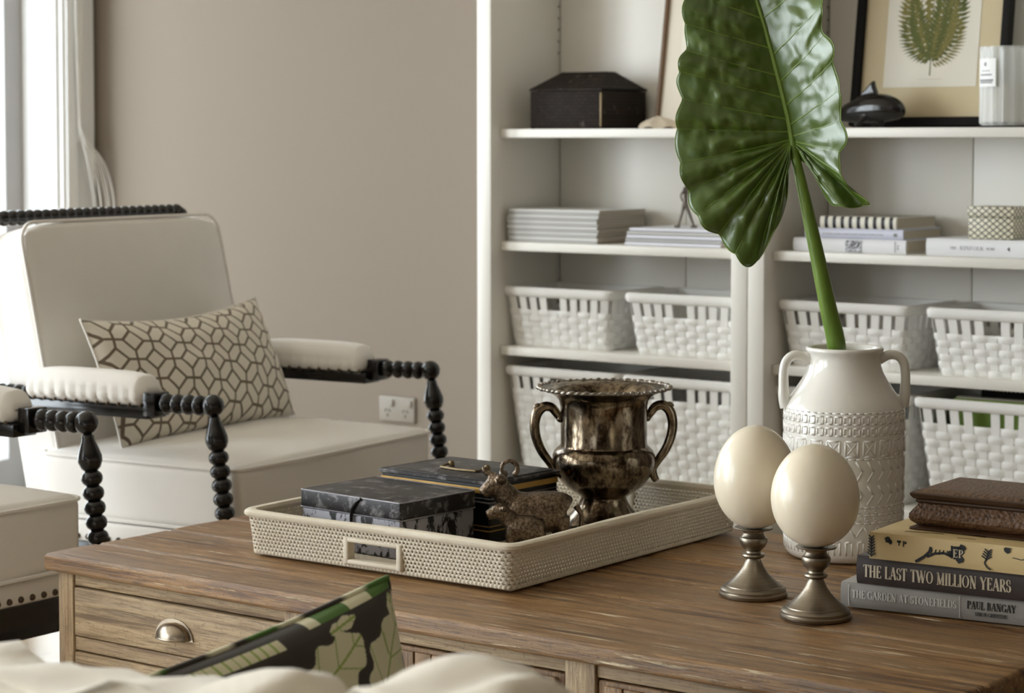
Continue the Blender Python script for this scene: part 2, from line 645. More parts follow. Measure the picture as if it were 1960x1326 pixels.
def bookcase(xa, xb, label, seams):
    t = thing('bookcase', label, 'bookcase', ((xa + xb) / 2, BC_B, 0))
    w = xb - xa
    h = w / 2
    sw = .047
    dp = BC_B - BC_F
    for s in (-1, 1):
        c = s * (h - sw / 2)
        MB().rbox(sw - .0012, dp - .002, BC_TOP, .0025, T(c, -dp / 2, BC_TOP / 2)).build('side_panel', M['white'], t)
        ph = MB()
        for k in range(12):
            ph.lathe([(0, 0), (.0026, 0), (.0026, .0012)], 8, T(s * (h - sw) - s * .0006, -.02, 1.437 + k * .0315) @ RY(-s * PI / 2))
        tag(ph.build('shelf_pin_holes', M['pin'], t), kind='stuff')
    xs = [-h + sw] + [q - (xa + xb) / 2 for q in seams] + [h - sw]
    for a, b in zip(xs[:-1], xs[1:]):
        MB().rbox(b - a - .002, .012, BC_TOP - .04, .003, T((a + b) / 2, -.007, BC_TOP / 2)).build('back_board', M['white'], t)
    for z in SH_Z + (1.83, .07):
        MB().rbox(w - 2 * sw - .001, BC_B - SH_F - .014, SH_T, .002, T(0, -(BC_B - SH_F + .013) / 2, z - SH_T / 2)).build('shelf', M['white'], t)
    MB().rbox(w + .02, dp + .02, .04, .004, T(0, -dp / 2 - .01, BC_TOP + .02)).build('top_panel', M['white'], t)
    MB().box(-h + sw, h - sw, -dp + .02, -dp + .035, 0, .046).build('plinth', M['white'], t, smooth=False)
    return t


M['pin'] = plain('pin_hole', (96, 84, 70), .9)
bookcase(-3.647, -2.8155, 'white painted bookcase beside the beige wall, left one of the pair', (-3.19,))
bookcase(-2.8145, -1.985, 'white painted bookcase behind the leaf vase, right one of the pair', (-2.372,))


# ------------------------------------------------------------------ woven baskets
M['strap'] = plain('white_woven_strap', (236, 234, 229), .5, bscale=120, bamt=.06)
M['strapd'] = plain('white_woven_strap_inside', (226, 222, 212), .6)


def basket_parts(root, rw, rd, bw, bd, h, rows, per):
    slot0, rim_h = .034, .026
    zw1 = h - rim_h - slot0           # top of the woven part

    def ring(z, n, off=0):
        f = z / h
        return rrect(bw + (rw - bw) * f + 2 * off, bd + (rd - bd) * f + 2 * off, .012 + .006 * f, 4, n)
    # rim: folded strap, proud of the wall
    N = 96
    mb = MB()
    prof = [(.003, 0), (.0075, .004), (.0085, rim_h * .5), (.007, rim_h - .004), (.002, rim_h), (-.004, rim_h - .003), (-.005, rim_h * .4), (-.001, 0)]
    rings = [ring(h - rim_h + pz, N, po) for po, pz in prof]
    mb.grid(lambda u, v: (lambda q, pz: (q[0], q[1], h - rim_h + pz))(rings[int(round(v * len(prof))) % len(prof)][int(round(u * N)) % N], prof[int(round(v * len(prof))) % len(prof)][1]), N, len(prof), cu=True, cv=True, flip=True)
    mb.build('rim', M['strap'], root)
    # stakes
    r0, r1 = ring(0, per), ring(h, per)
    skip = set()
    half = per
    # handle gap: leave one stake out in the middle of the two long sides
    for side in (-1, 1):
        best = min(range(per), key=lambda i: abs(r1[i][0]) + (0 if r1[i][1] * side > rd * .45 else 9))
        skip.add(best)
    sw = .0112
    for i in range(per):
        a, b = r0[i], r1[i]
        n = Vector((b[2], b[3], 0))
        tt = Vector((-n.y, n.x, 0))
        top = h - .004 if i not in skip else zw1 - .004
        mb = MB()
        vs = []
        for z in (0.004, top):
            f = z / h
            c = Vector((a[0] + (b[0] - a[0]) * f, a[1] + (b[1] - a[1]) * f, z))
            for sx, sn in ((-1, -.0009), (1, -.0009), (1, .0009), (-1, .0009)):
                vs.append(c + tt * sx * sw * (.85 + .15 * f) + n * sn)
        mb.add(vs, [(0, 1, 5, 4), (1, 2, 6, 5), (2, 3, 7, 6), (3, 0, 4, 7), (4, 5, 6, 7), (3, 2, 1, 0)])
        mb.build('stake', M['strap'], root, smooth=False)
    # weavers: each ring passes over and under the stakes
    rh = zw1 / rows
    S = per * 6
    for k in range(rows):
        zc = rh * (k + .5)
        mb = MB()
        prof = [(-.53, -.0005), (-.3, .0008), (0, .0012), (.3, .0008), (.53, -.0005)]
        rr = [ring(zc + p[0] * rh, S) for p in prof]

        def wf(u, v, rr=rr, prof=prof, k=k, zc=zc):
            j = int(round(v * (len(prof) - 1)))
            i = int(round(u * S)) % S
            q = rr[j][i]
            ph = math.cos(PI * (i / 6.0) + PI * k)
            sg = math.copysign(abs(ph) ** .55, ph)
            off = .0019 * sg + prof[j][1] * (1.0 + .5 * sg)
            return (q[0] + q[2] * off, q[1] + q[3] * off, zc + prof[j][0] * rh)
        mb.grid(wf, S, len(prof) - 1, cu=True)
        mb.build('weaver', M['strap'], root, sharp=0)
    mb = MB()
    q = ring(0, 48)
    mb.add([(p[0], p[1], .004) for p in q] + [(p[0], p[1], .001) for p in q], [tuple(range(48)), tuple(range(95, 47, -1))] + [(i, 48 + i, 48 + (i + 1) % 48, (i + 1) % 48) for i in range(48)])
    mb.build('base', M['strapd'], root, smooth=False)


PER = 34
small = thing('woven_basket', 'small white woven basket on the left bookcase, beside the beige wall', 'basket', (-3.432, 4.835, SH_Z[2]), 0, 'white woven baskets')
basket_parts(small, .345, .245, .30, .205, .158, 6, PER)
for x, y, lab in ((-3.032, 4.825, 'small white woven basket on the left bookcase, against the double upright'),
                  (-2.588, 4.835, 'small white woven basket behind the plant stem on the right bookcase'),
                  (-2.188, 4.828, 'small white woven basket at the right edge of the photo, on the upper basket shelf')):
    c = copy_tree(small)
    c.location = (x, y, SH_Z[2])
    c['label'] = lab
tall = thing('woven_basket', 'tall white woven basket on the low shelf, left of the silver cup', 'basket', (-3.412, 4.833, SH_Z[3]), 0, 'white woven baskets')
basket_parts(tall, .36, .25, .29, .20, .268, 11, PER)
for x, y, lab in ((-3.03, 4.828, 'tall white woven basket directly behind the silver cup'),
                  (-2.592, 4.84, 'tall white woven basket mostly hidden behind the white vase'),
                  (-2.208, 4.828, 'tall white woven basket holding green and black things, behind the carved box')):
    c = copy_tree(tall)
    c.location = (x, y, SH_Z[3])
    c['label'] = lab
# what lies in the last basket
M['green'] = plain('lime_green_card', (140, 170, 62), .5)
g = thing('green_folder', 'lime green folder seen through the slots of the tall right basket', 'folder', (-2.225, 4.83, SH_Z[3] + .006), R_(2))
MB().rbox(.2, .03, .255, .004, T(-.005, -.035, .1285), k=2).build('cover', M['green'], g)
MB().rbox(.19, .022, .25, .002, T(-.005, -.035, .1355)).build('sheets', M['paper'], g)
dk = thing('dotted_pouch', 'black fabric pouch with a dotted top seam poking out of the right basket', 'pouch', (-2.18, 4.885, SH_Z[3] + .006))
MB().rbox(.25, .06, .295, .02, T(0, 0, .149), k=3, n=4, fn=lambda p, u: p + Vector((0, .006 * math.sin(p.x * 40), .004 * math.sin(p.x * 25)))).build('body', M['blackmatt'], dk)
mb = MB()
for i in range(24):
    mb.ball(.0022, T(-.115 + i * .01, -.031 + .006 * math.sin((-.115 + i * .01) * 40), .272), 6, 4)
mb.build('dotted_seam', M['paper'], dk)


# ------------------------------------------------------------------ things on the shelves
# dark casket with a hipped lid
t = NT('black_tiled_leather')
bk = t.n('TexBrick', {'Vector': t.mapping((1, 1, 1), rot=(R_(90), 0, 0)), 'Scale': 28.0, 'Color1': lin((46, 35, 27)) + (1,), 'Color2': lin((32, 24, 18)) + (1,), 'Mortar': lin((14, 11, 9)) + (1,), 'Mortar Size': .03})
chip = t.ramp(t.noise(t.mapping((60, 60, 30)), 1.0, 6, .7), [(.62, 0), (.68, 1)])
t.p(Base_Color=t.mix(t.math('MULTIPLY', chip, .55), bk.outputs[0], lin((120, 110, 98))), Roughness=.72)
t.b.inputs['Specular IOR Level'].default_value = .2
t.bump(bk.outputs[1], -.3, .002)
M['casket'] = t.m
cs = thing('hipped_casket', 'black wooden casket with a hipped lid on the upper shelf', 'box', (-3.417, 4.835, SH_Z[0]), R_(0))
bw, bd, bh, rh = .228, .208, .098, .052
MB().rbox(bw, bd, bh, .002, T(0, 0, bh / 2)).build('body', M['casket'], cs)
mb = MB()
a, b, c, d = bw / 2 + .0015, bd / 2 + .0015, bw * .31, bd * .10
z0, z1, z2 = bh + .001, bh + .006, bh + rh
mb.add([(-a, -b, z0), (a, -b, z0), (a, b, z0), (-a, b, z0), (-a, -b, z1), (a, -b, z1), (a, b, z1), (-a, b, z1), (-c, -d, z2), (c, -d, z2), (c, d, z2), (-c, d, z2)],
       [(3, 2, 1, 0), (0, 1, 5, 4), (1, 2, 6, 5), (2, 3, 7, 6), (3, 0, 4, 7), (4, 5, 9, 8), (5, 6, 10, 9), (6, 7, 11, 10), (7, 4, 8, 11), (8, 9, 10, 11)])
mb.build('lid', M['casket'], cs, smooth=False)
M['brass_old'] = plain('old_brass', (128, 112, 86), .5, .9)
MB().rbox(.004, .004, bh - .01, .001, T(bw / 2 - .001, -bd / 2, bh / 2)).build('corner_strip', M['brass_old'], cs)

# pale frame leaning behind the leaf, and a small pale bowl before it
M['palewood'] = plain('pale_frame_wood', (216, 206, 188), .5)
M['brownedge'] = plain('brown_frame_edge', (104, 76, 48), .5)
M['mat'] = plain('aged_mount_card', (206, 190, 156), .85)
M['whitepaper'] = plain('white_print_paper', (226, 220, 206), .8)


def picture(name, label, x0, x1, yb, zb, h, lean, bar, thick, mats, innerw):
    w = x1 - x0
    t = thing(name, label, 'picture', ((x0 + x1) / 2, yb, zb))
    t.rotation_euler = (-lean, 0, 0)
    for nm, x, z, sx, sz in (('frame_bar', -w / 2 + bar / 2, h / 2, bar, h), ('frame_bar', w / 2 - bar / 2, h / 2, bar, h), ('frame_bar', 0, bar / 2, w - 2 * bar, bar), ('frame_bar', 0, h - bar / 2, w - 2 * bar, bar)):
        MB().rbox(sx, thick, sz, .0015, T(x, -thick / 2, z)).build(nm, mats[0], t)
    MB().box(-w / 2 + bar, w / 2 - bar, -thick * .45, -thick * .2, bar, h - bar).build('mount', mats[1], t, smooth=False)
    MB().box(-innerw / 2, innerw / 2, -thick * .45 - .0012, -thick * .45 - .0004, .095, h - .1).build('print_sheet', mats[2], t, smooth=False)
    return t


picture('picture_frame', 'pale picture frame with a brown edge leaning half hidden behind the leaf', -3.215, -2.90, 4.862, SH_Z[0] + .002, .44, R_(9), .009, .02, (M['brownedge'], M['palewood'], M['whitepaper']), .2)
bl = thing('shell_dish', 'low pale shell dish at the foot of the half hidden frame', 'dish', (-3.155, 4.775, SH_Z[0]), R_(15))
sh = MB()
sh.grid(lambda u, v: ((.055 * (1 - v) + .004) * math.cos(2 * PI * u) * (1 + .1 * math.cos(2 * PI * u)), (.042 * (1 - v) + .004) * math.sin(2 * PI * u), .002 + .03 * v ** .6 + .003 * math.cos(14 * PI * u) * (1 - v)), 56, 8, cu=True)
M['shell'] = plain('pale_shell', (200, 186, 166), .3, nscale=30, namt=.25)
sh.build('shell', M['shell'], bl)
MB().rbox(.075, .05, .004, .0018, T(0, 0, .002), k=2).build('foot', M['brownedge'], bl)

# framed fern print
pf = picture('fern_picture', 'black framed fern print leaning on the upper right shelf', -2.650, -2.245, 4.872, SH_Z[0] + .002, .52, R_(8), .021, .026, (M['blackmatt'], M['mat'], M['whitepaper']), .245)
M['fern'] = plain('printed_fern_green', (84, 90, 38), .8, nscale=40, namt=.35)
M['ferny'] = plain('printed_fern_olive', (120, 112, 58), .8, nscale=40, namt=.3)
rnd = random.Random(4)


def frond(mb, x0, z0, ang, L, curve, y, leaf, mi):
    x, z, a = x0, z0, ang
    N = 19
    for i in range(N):
        a += curve / N
        x += math.sin(a) * L / N
        z += math.cos(a) * L / N
        f = i / N
        ll = leaf * math.sin(PI * (.12 + .86 * f)) ** .8
        for s in (-1, 1):
            la = a + s * (1.15 - .3 * f)
            dx, dz = math.sin(la), math.cos(la)
            w = L / N * .42
            n = (math.cos(la) * w, -math.sin(la) * w)
            vs = [(x, y, z), (x + dx * ll * .4 + n[0], y, z + dz * ll * .4 + n[1]), (x + dx * ll, y, z + dz * ll), (x + dx * ll * .4 - n[0], y, z + dz * ll * .4 - n[1])]
            mb.add(vs, [(0, 1, 2, 3)], mi=mi)


mb = MB()
yb = -.0135
k = 0
for ang, L, cv, x0 in ((-.95, .20, 1.15, 0), (.95, .20, -1.15, 0), (-.62, .25, .75, 0), (.62, .25, -.75, 0), (-.3, .29, .35, 0), (.3, .29, -.35, 0), (0, .31, .05, 0), (-1.25, .13, 1.3, 0), (1.25, .13, -1.3, 0), (-.45, .16, .2, 0), (.45, .16, -.2, 0), (.12, .18, .1, 0)):
    k += 1
    frond(mb, x0, .15 + .004 * (k % 3), ang, L, cv, yb - k * .00003, .036, k % 2)
mb.add([(-.0015, yb, .122), (.0015, yb, .122), (.001, yb, .16), (-.001, yb, .16)], [(0, 1, 2, 3)], mi=0)
mb.build('fern', [M['fern'], M['ferny']], pf, smooth=False)
cap = MB()
for i in range(14):
    cap.box(-.03 + i * .0045, -.0275 + i * .0045 + .0008 * (i % 3), yb, yb + .0002, .113, .1142)
tag(cap.build('caption', M['paper'], pf, smooth=False), 'faint line of small caption type under the fern')

# black fish
fx = thing('fish_figurine', 'black carved fish figurine in front of the fern print', 'figurine', (-2.545, 4.765, SH_Z[0]), R_(-4))
mb = MB()
body = [(-.105, .03, .010), (-.08, .032, .017), (-.05, .038, .026), (-.01, .044, .033), (.03, .047, .034), (.06, .044, .029), (.08, .038, .02), (.09, .035, .010)]
pts = spline(body, 4)
mb.tube([(p[0], 0, p[1]) for p in pts], [p[2] for p in pts], 14)
mb.add([(-.06, -.011, .045), (-.06, .011, .045), (.022, .011, .066), (.022, -.011, .066), (.008, -.0075, .112), (.008, .0075, .112), (.016, 0, .114)], [(0, 3, 4), (1, 5, 2), (0, 4, 5, 1), (3, 2, 5, 4), (0, 1, 2, 3), (4, 6, 5)])
for s in (-1, 1):
    mb.tube([(.005, s * .022, .028), (-.01, s * .035, .012), (-.02, s * .04, .005)], [.008, .007, .004], 8)
mb.tube([(-.1, 0, .03), (-.125, 0, .045), (-.14, 0, .062)], [.009, .010, .005], 8)
mb.tube([(-.1, 0, .03), (-.125, 0, .018), (-.138, 0, .008)], [.009, .010, .005], 8)
mb.tube([(.02, 0, .03), (.03, 0, .01), (.028, 0, .004)], [.01, .009, .006], 8)
remeshed('body', mb, .003, M['black'], fx, 1)
for s in (-1, 1):
    MB().ball(.0045, T(.072, s * .021, .048), 8, 6).build('eye', M['black'], fx)

# ribbed glass candle
cd = thing('glass_candle', 'ribbed clear glass candle jar with a white label beside the fern print', 'candle', (-2.190, 4.775, SH_Z[0]))
t = NT('candle_glass')
tr = t.n('BsdfTransparent', {'Color': (.93, .94, .93, 1)})
gl = t.n('BsdfPrincipled', {'Base Color': (.88, .88, .86, 1), 'Roughness': .08})
fr = t.n('LayerWeight', {'Blend': .35})
mx = t.n('MixShader', {0: t.math('ADD', t.math('MULTIPLY', fr.outputs[1], .6), .3), 1: tr, 2: gl})
t.t.links.new(mx.outputs[0], t.out.inputs[0])
M['candleglass'] = t.m
rad = .07
MB().lathe([(0, .004), (rad - .004, .004), (rad, .01), (rad, .172), (rad + .001, .18), (rad - .001, .184), (rad - .004, .18), (rad - .004, .012), (0, .012)], 72, None, 0, lambda a, z, j: .0022 * math.cos(18 * a) if j in (2, 3, 4, 5) else 0).build('jar', M['candleglass'], cd)
M['wax'] = plain('cream_wax', (226, 214, 196), .5)
MB().lathe([(0, .0125), (rad - .0075, .0125), (rad - .0075, .1), (0, .1)], 40).build('wax', M['wax'], cd)
MB().rbox(.11, .11, .004, .0018, T(0, 0, .002), k=2).build('coaster', M['blackmatt'], cd)
M['label'] = plain('white_label', (238, 238, 236), .6)
ca = R_(-90 - 28)
lab = MB()
lab.grid(lambda u, v: ((rad + .0036) * math.cos(ca + (u - .5) * .85), (rad + .0036) * math.sin(ca + (u - .5) * .85), .092 + v * .064), 12, 2)
lb = lab.build('label', M['label'], cd)
M['greyink'] = plain('grey_ink', (140, 140, 140), .8)
pr = MB()
for z, hw, hz in ((.119, .28, .0016), (.1065, .33, .0022), (.1015, .30, .0016), (.143, .05, .004), (.128, .2, .0008)):
    pr.grid(lambda u, v: ((rad + .004) * math.cos(ca + (u - .5) * hw * 2), (rad + .004) * math.sin(ca + (u - .5) * hw * 2), z + (v - .5) * hz * 2), 10, 1)
pr.build('print', M['greyink'], lb)


# magazines
def magazine(x, y, z, w, d, h, rz, label, group, cover):
    t = thing('magazine', label, 'magazine', (x, y, z), rz, group)
    mb = MB()
    mb.box(0, w, -.0008, d, 0, .0007).box(0, w, -.0008, d, h - .0008, h - .0001)
    mb.grid(lambda u, v: (w * u, -.0008 - .003 * max(0, math.sin(PI * v)) ** .7, (h - .0001) * v), 1, 6, flip=True)
    mb.build('cover', cover, t, smooth=False)
    MB().box(.002, w - .001, 0, d - .001, .0007, h - .0008).build('pages', M['page'], t, smooth=False)
    return t


M['maga2'] = plain('groove_shade_magazine', (186, 184, 180), .45)  # every other cover greyed, standing in for the shaded grooves between spines
M['magb'] = plain('cool_white_magazine', (218, 218, 226), .4)
z = SH_Z[1] + .0003
rnd = random.Random(3)
ORD12 = ['topmost', 'second from the top', 'third from the top', 'fourth from the top', 'fifth from the top', 'sixth from the top', 'sixth from the bottom', 'fifth from the bottom', 'fourth from the bottom', 'third from the bottom', 'second from the bottom', 'lowest']
ORD5 = ['topmost', 'second from the top', 'middle one', 'second from the bottom', 'lowest']
for i in range(12):
    h = .0070
    magazine(-3.585 + rnd.uniform(-.004, .004), 4.712 + rnd.uniform(-.003, .003) - .004 * math.sin(i / 11 * PI), z, .288, .215, h, R_(rnd.uniform(-.8, .8)), 'pale magazine, %s of the tall stack on the left bookcase' % ORD12[11 - i], 'magazines in the tall stack', M['maga'] if i % 2 else M['maga2'])
    z += h + .0002
z = SH_Z[1] + .0003
for i in range(5):
    h = .0088
    magazine(-3.222 + rnd.uniform(-.003, .005) + .003 * i, 4.722 + rnd.uniform(-.004, .004), z, .288, .205, h, R_(rnd.uniform(-.6, .6)), 'thin magazine, %s of the low stack under the small figurine' % ORD5[4 - i], 'magazines in the low stack', M['magb'] if i % 2 == 0 else M['maga2'])
    z += h + .0002
STACK2 = z

# little striding figure standing on the low stack
M['bronze'] = plain('grey_bronze', (112, 104, 96), .42, .8, nscale=60, namt=.3)
fg = thing('striding_figurine', 'slim grey metal striding figure on the low magazine stack', 'figurine', (-3.09, 4.80, STACK2), R_(20))
mb = MB()
hip = (0, 0, .064)
limbs = [([(-.018, 0, .003), (-.010, .004, .034), (-.002, .005, .064)], [.0032, .0042, .0062]), ([(.024, 0, .003), (.013, -.004, .034), (.002, -.005, .064)], [.0032, .0042, .0062]),
         ([(-.028, 0, .003), (-.018, 0, .003), (-.013, 0, .003)], [.003, .0036, .003]), ([(.014, 0, .003), (.024, 0, .003), (.032, 0, .003)], [.003, .0036, .003]),
         ([(0, 0, .062), (.001, 0, .08), (.002, 0, .098), (.002, 0, .103)], [.0075, .0066, .009, .005]), ([(.002, 0, .103), (.003, 0, .111)], [.0032, .003]),
         ([(.002, .010, .099), (.010, .014, .082), (.018, .010, .07)], [.0036, .003, .0024]), ([(.002, -.010, .099), (-.008, -.014, .082), (-.002, -.014, .066)], [.0036, .003, .0024])]
for p, r in limbs:
    q = spline([a + (b,) for a, b in zip(p, r)], 4)
    mb.tube([k[:3] for k in q], [k[3] for k in q], 8)
mb.ball(.0068, T(.004, 0, .117), 10, 8)
mb.ball(.0022, T(.0105, 0, .116), 6, 4)
remeshed('figure', mb, .0017, M['bronze'], fg, 2)


# books lying flat, spine towards the room
def glyphs():
    a, b = .15, .06
    G = {}
    sf = lambda x, y, w=.17: ('l', x - w, y, x + w, y, b)
    G['T'] = (.82, [('l', .41, 0, .41, 1, a), ('l', .04, .97, .78, .97, b), ('l', .06, .97, .06, .8, b), ('l', .76, .97, .76, .8, b), sf(.41, .03)])
    G['H'] = (.92, [('l', .2, 0, .2, 1, a), ('l', .72, 0, .72, 1, a), ('l', .2, .5, .72, .5, b), sf(.2, .03), sf(.72, .03), sf(.2, .97), sf(.72, .97)])
    G['E'] = (.74, [('l', .2, 0, .2, 1, a), ('l', .05, .97, .66, .97, b), ('l', .05, .03, .68, .03, b), ('l', .2, .52, .5, .52, b), ('l', .65, .97, .65, .8, b), ('l', .67, .03, .67, .22, b), ('l', .5, .62, .5, .42, b)])
    G['F'] = (.7, [('l', .2, 0, .2, 1, a), ('l', .05, .97, .66, .97, b), sf(.2, .03), ('l', .2, .5, .5, .5, b), ('l', .65, .97, .65, .8, b), ('l', .5, .6, .5, .4, b)])
    G['L'] = (.7, [('l', .2, 0, .2, 1, a), ('l', .05, .03, .66, .03, b), ('l', .65, .03, .65, .24, b), sf(.2, .97)])
    G['A'] = (.88, [('l', .12, 0, .42, 1, b), ('l', .44, 1, .74, 0, a), ('l', .24, .34, .62, .34, b), sf(.12, .03, .12), sf(.74, .03, .14)])
    G['S'] = (.62, [('a', .31, .74, .21, .23, 30, 270, .1), ('a', .31, .27, .22, .24, -150, 90, .12), ('l', .5, .84, .5, .66, b), ('l', .1, .16, .1, .34, b)])
    G['W'] = (1.25, [('l', .1, 1, .38, 0, a), ('l', .4, 0, .62, .95, b), ('l', .58, 1, .86, 0, a), ('l', .88, 0, 1.12, 1, b), sf(.12, .97, .14), sf(.6, .97, .14), sf(1.12, .97, .1)])
    G['O'] = (.94, [('a', .47, .5, .36, .46, 0, 360, .11)])
    G['C'] = (.8, [('a', .46, .5, .36, .46, 45, 315, .11), ('l', .72, .97, .72, .68, b)])
    G['G'] = (.9, [('a', .46, .5, .36, .46, 45, 330, .11), ('l', .72, .97, .72, .7, b), ('l', .76, .05, .76, .42, a), ('l', .58, .42, .9, .42, b)])
    G['M'] = (1.1, [('l', .2, 0, .2, 1, b), ('l', .2, 1, .52, .05, a), ('l', .54, .05, .86, 1, b), ('l', .88, 0, .88, 1, a), sf(.18, .03, .14), sf(.88, .03), sf(.16, .97, .1), sf(.92, .97, .12)])
    G['I'] = (.42, [('l', .21, 0, .21, 1, a), sf(.21, .03), sf(.21, .97)])
    G['N'] = (.96, [('l', .2, 0, .2, 1, b), ('l', .18, 1, .76, 0, a), ('l', .76, 0, .76, 1, b), sf(.2, .03, .14), sf(.16, .97, .12), sf(.76, .97, .14)])
    G['Y'] = (.86, [('l', .1, 1, .42, .48, a), ('l', .76, 1, .44, .48, b), ('l', .43, 0, .43, .5, a), sf(.43, .03), sf(.12, .97, .14), sf(.76, .97, .12)])
    G['R'] = (.84, [('l', .2, 0, .2, 1, a), ('a', .38, .74, .22, .23, -90, 90, .1), ('l', .05, .97, .38, .97, b), ('l', .2, .51, .38, .51, b), ('l', .4, .5, .76, .02, .12), sf(.2, .03), sf(.78, .03, .08)])
    G['P'] = (.76, [('l', .2, 0, .2, 1, a), ('a', .38, .72, .24, .25, -90, 90, .1), ('l', .05, .97, .38, .97, b), ('l', .2, .47, .38, .47, b), sf(.2, .03)])
    G['B'] = (.78, [('l', .2, 0, .2, 1, a), ('a', .38, .75, .18, .22, -90, 90, .1), ('a', .4, .27, .24, .24, -90, 90, .1), ('l', .05, .97, .38, .97, b), ('l', .05, .03, .4, .03, b), ('l', .2, .52, .4, .52, b)])
    G['D'] = (.9, [('l', .2, 0, .2, 1, a), ('a', .4, .5, .36, .47, -90, 90, .11), ('l', .05, .97, .4, .97, b), ('l', .05, .03, .4, .03, b)])
    G['U'] = (.9, [('l', .2, 1, .2, .35, a), ('a', .46, .34, .26, .3, 180, 360, .08), ('l', .72, .34, .72, 1, b), sf(.2, .97), sf(.72, .97, .14)])
    G['K'] = (.86, [('l', .2, 0, .2, 1, a), ('l', .26, .42, .7, .97, b), ('l', .36, .56, .74, .03, .12), sf(.2, .03), sf(.2, .97), sf(.72, .97, .1), sf(.76, .03, .1)])
    return G


GL = glyphs()


def lettering(text, height, width, bold=1.0):
    """flat letters in the x-z plane, starting at x = 0, squeezed to the given width"""
    mb = MB()
    tot = sum(GL[c][0] if c != ' ' else .42 for c in text)
    k = width / tot
    x = 0
    for c in text:
        if c == ' ':
            x += .42
            continue
        w, st = GL[c]
        for q in st:
            if q[0] == 'l':
                _, x0, y0, x1, y1, wd = q
                wd *= bold
                dx, dy = (x1 - x0) * k, (y1 - y0) * height
                L = math.hypot(dx, dy)
                nx, ny = -dy / L * wd * height * .5, dx / L * wd * height * .5
                p0, p1 = ((x + x0) * k, y0 * height), ((x + x1) * k, y1 * height)
                mb.add([(p0[0] - nx, 0, p0[1] - ny), (p0[0] + nx, 0, p0[1] + ny), (p1[0] + nx, 0, p1[1] + ny), (p1[0] - nx, 0, p1[1] - ny)], [(0, 3, 2, 1)])
            else:
                _, cx, cy, rx, ry, a0, a1, wd = q
                wd *= bold
                N = 16
                vs = []
                for i in range(N + 1):
                    a = R_(a0 + (a1 - a0) * i / N)
                    ww = wd * (.45 + .75 * abs(math.cos(a))) * .5
                    for s in (-1, 1):
                        vs.append(((x + cx) * k + (rx * k + s * ww * height) * math.cos(a), 0, (cy + (ry + s * ww * .8) * math.sin(a)) * height))
                mb.add(vs, [(2 * i, 2 * i + 1, 2 * i + 3, 2 * i + 2) for i in range(N)])
        x += w
    return mb


def flat_book(name, label, loc, rz, w, d, h, cover, pages=None, round_=.004, cat='book', board=.0028, lip=.003, group=None):
    """w along the spine (x), d away from the viewer (y), spine on the -y side"""
    t = thing(name, label, cat, loc, rz, group)
    mb = MB()
    mb.rbox(w, d, board, .0008, T(w / 2, d / 2, board / 2 + .0001))
    mb.rbox(w, d, board, .0008, T(w / 2, d / 2, h - board / 2))
    ns = 8
    pr = [(-round_ * math.sin(PI * j / ns) ** .6, .0001 + (h - .0001) * j / ns) for j in range(ns + 1)]
    vs = [(x, p[0], p[1]) for x in (0, w) for p in pr] + [(x, .004, p[1]) for x in (0, w) for p in pr]
    n = ns + 1
    fs = []
    for j in range(ns):
        fs.append((j, n + j, n + j + 1, j + 1))
        fs.append((2 * n + j, 2 * n + j + 1, 3 * n + j + 1, 3 * n + j))
        fs.append((j, j + 1, 2 * n + j + 1, 2 * n + j))
        fs.append((n + j, 3 * n + j, 3 * n + j + 1, n + j + 1))
    mb.add(vs, fs)
    mb.build('cover', cover, t, sharp=50)
    MB().box(lip, w - lip, .004, d - lip, board + .0001, h - board).build('pages', pages or M['paper'], t, smooth=False)
    return t


M['bookwhite'] = plain('white_book_jacket', (226, 226, 228), .4)
M['booklilac'] = plain('pale_lilac_book_jacket', (204, 206, 222), .4)
M['darkgrey'] = plain('dark_grey_ink', (70, 68, 70), .7)
yb = 4.724
z = SH_Z[1] + .0003
b = flat_book('hardback_book', 'white book with a small picture on its spine, bottom of the pile behind the stem', (-2.728, yb, z), R_(.5), .300, .19, .0325, M['bookwhite'])
# picture panel on the spine
pp = MB()
rq = random.Random(11)
pp.grid(lambda u, v: (.142 + .043 * u, -.0046, .002 + .028 * v), 14, 9, colfn=lambda u, v: (lambda g: (g, g, g * 1.06))(rq.choice([.05, .12, .3, .55, .7])))
t = NT('spine_picture')
at = t.n('Attribute', attribute_name='print')
t.p(Base_Color=at.outputs[0], Roughness=.5)
M['printcol'] = t.m
pp.build('spine_picture', M['printcol'], b, smooth=False)
mb = MB().box(.272, .2735, -.0046, -.0042, .004, .029)
mb.box(.279, .283, -.0046, -.0042, .011, .0135).box(.279, .2805, -.0046, -.0042, .0135, .021).box(.2805, .285, -.0046, -.0042, .0195, .021)
mb.build('spine_marks', M['greyink'], b, smooth=False)
z += .0328
b = flat_book('hardback_book', 'pale lilac book in the middle of the pile behind the stem', (-2.697, yb + .002, z), R_(0), .262, .2, .0245, M['booklilac'])
mb = MB()
for i in range(22):
    mb.box(.05 + i * .0075, .054 + i * .0075 + .001 * (i % 3), -.0046, -.0042, .0105, .0125)
mb.box(.238, .247, -.0046, -.0042, .008, .0155)
mb.build('spine_print', M['greyink'], b, smooth=False)
z += .0248
t = NT('black_and_white_stripes')
sx = t.n('SeparateXYZ', {0: t.tc.outputs['Object']})
st = t.math('GREATER_THAN', t.math('FRACT', t.math('MULTIPLY', sx.outputs[0], 46.0)), .56)
t.p(Base_Color=t.mix(st, lin((226, 222, 208)), lin((24, 22, 24))), Roughness=.5)
M['stripes'] = t.m
flat_book('striped_book', 'black and white striped book on top of the pile behind the stem', (-2.657, yb + .004, z), R_(-.6), .204, .2, .028, M['stripes'])
z = SH_Z[1] + .0003
b = flat_book('hardback_book', 'wide white book lying under the trellis patterned box', (-2.374, yb, z), R_(0), .31, .21, .0395, M['bookwhite'])
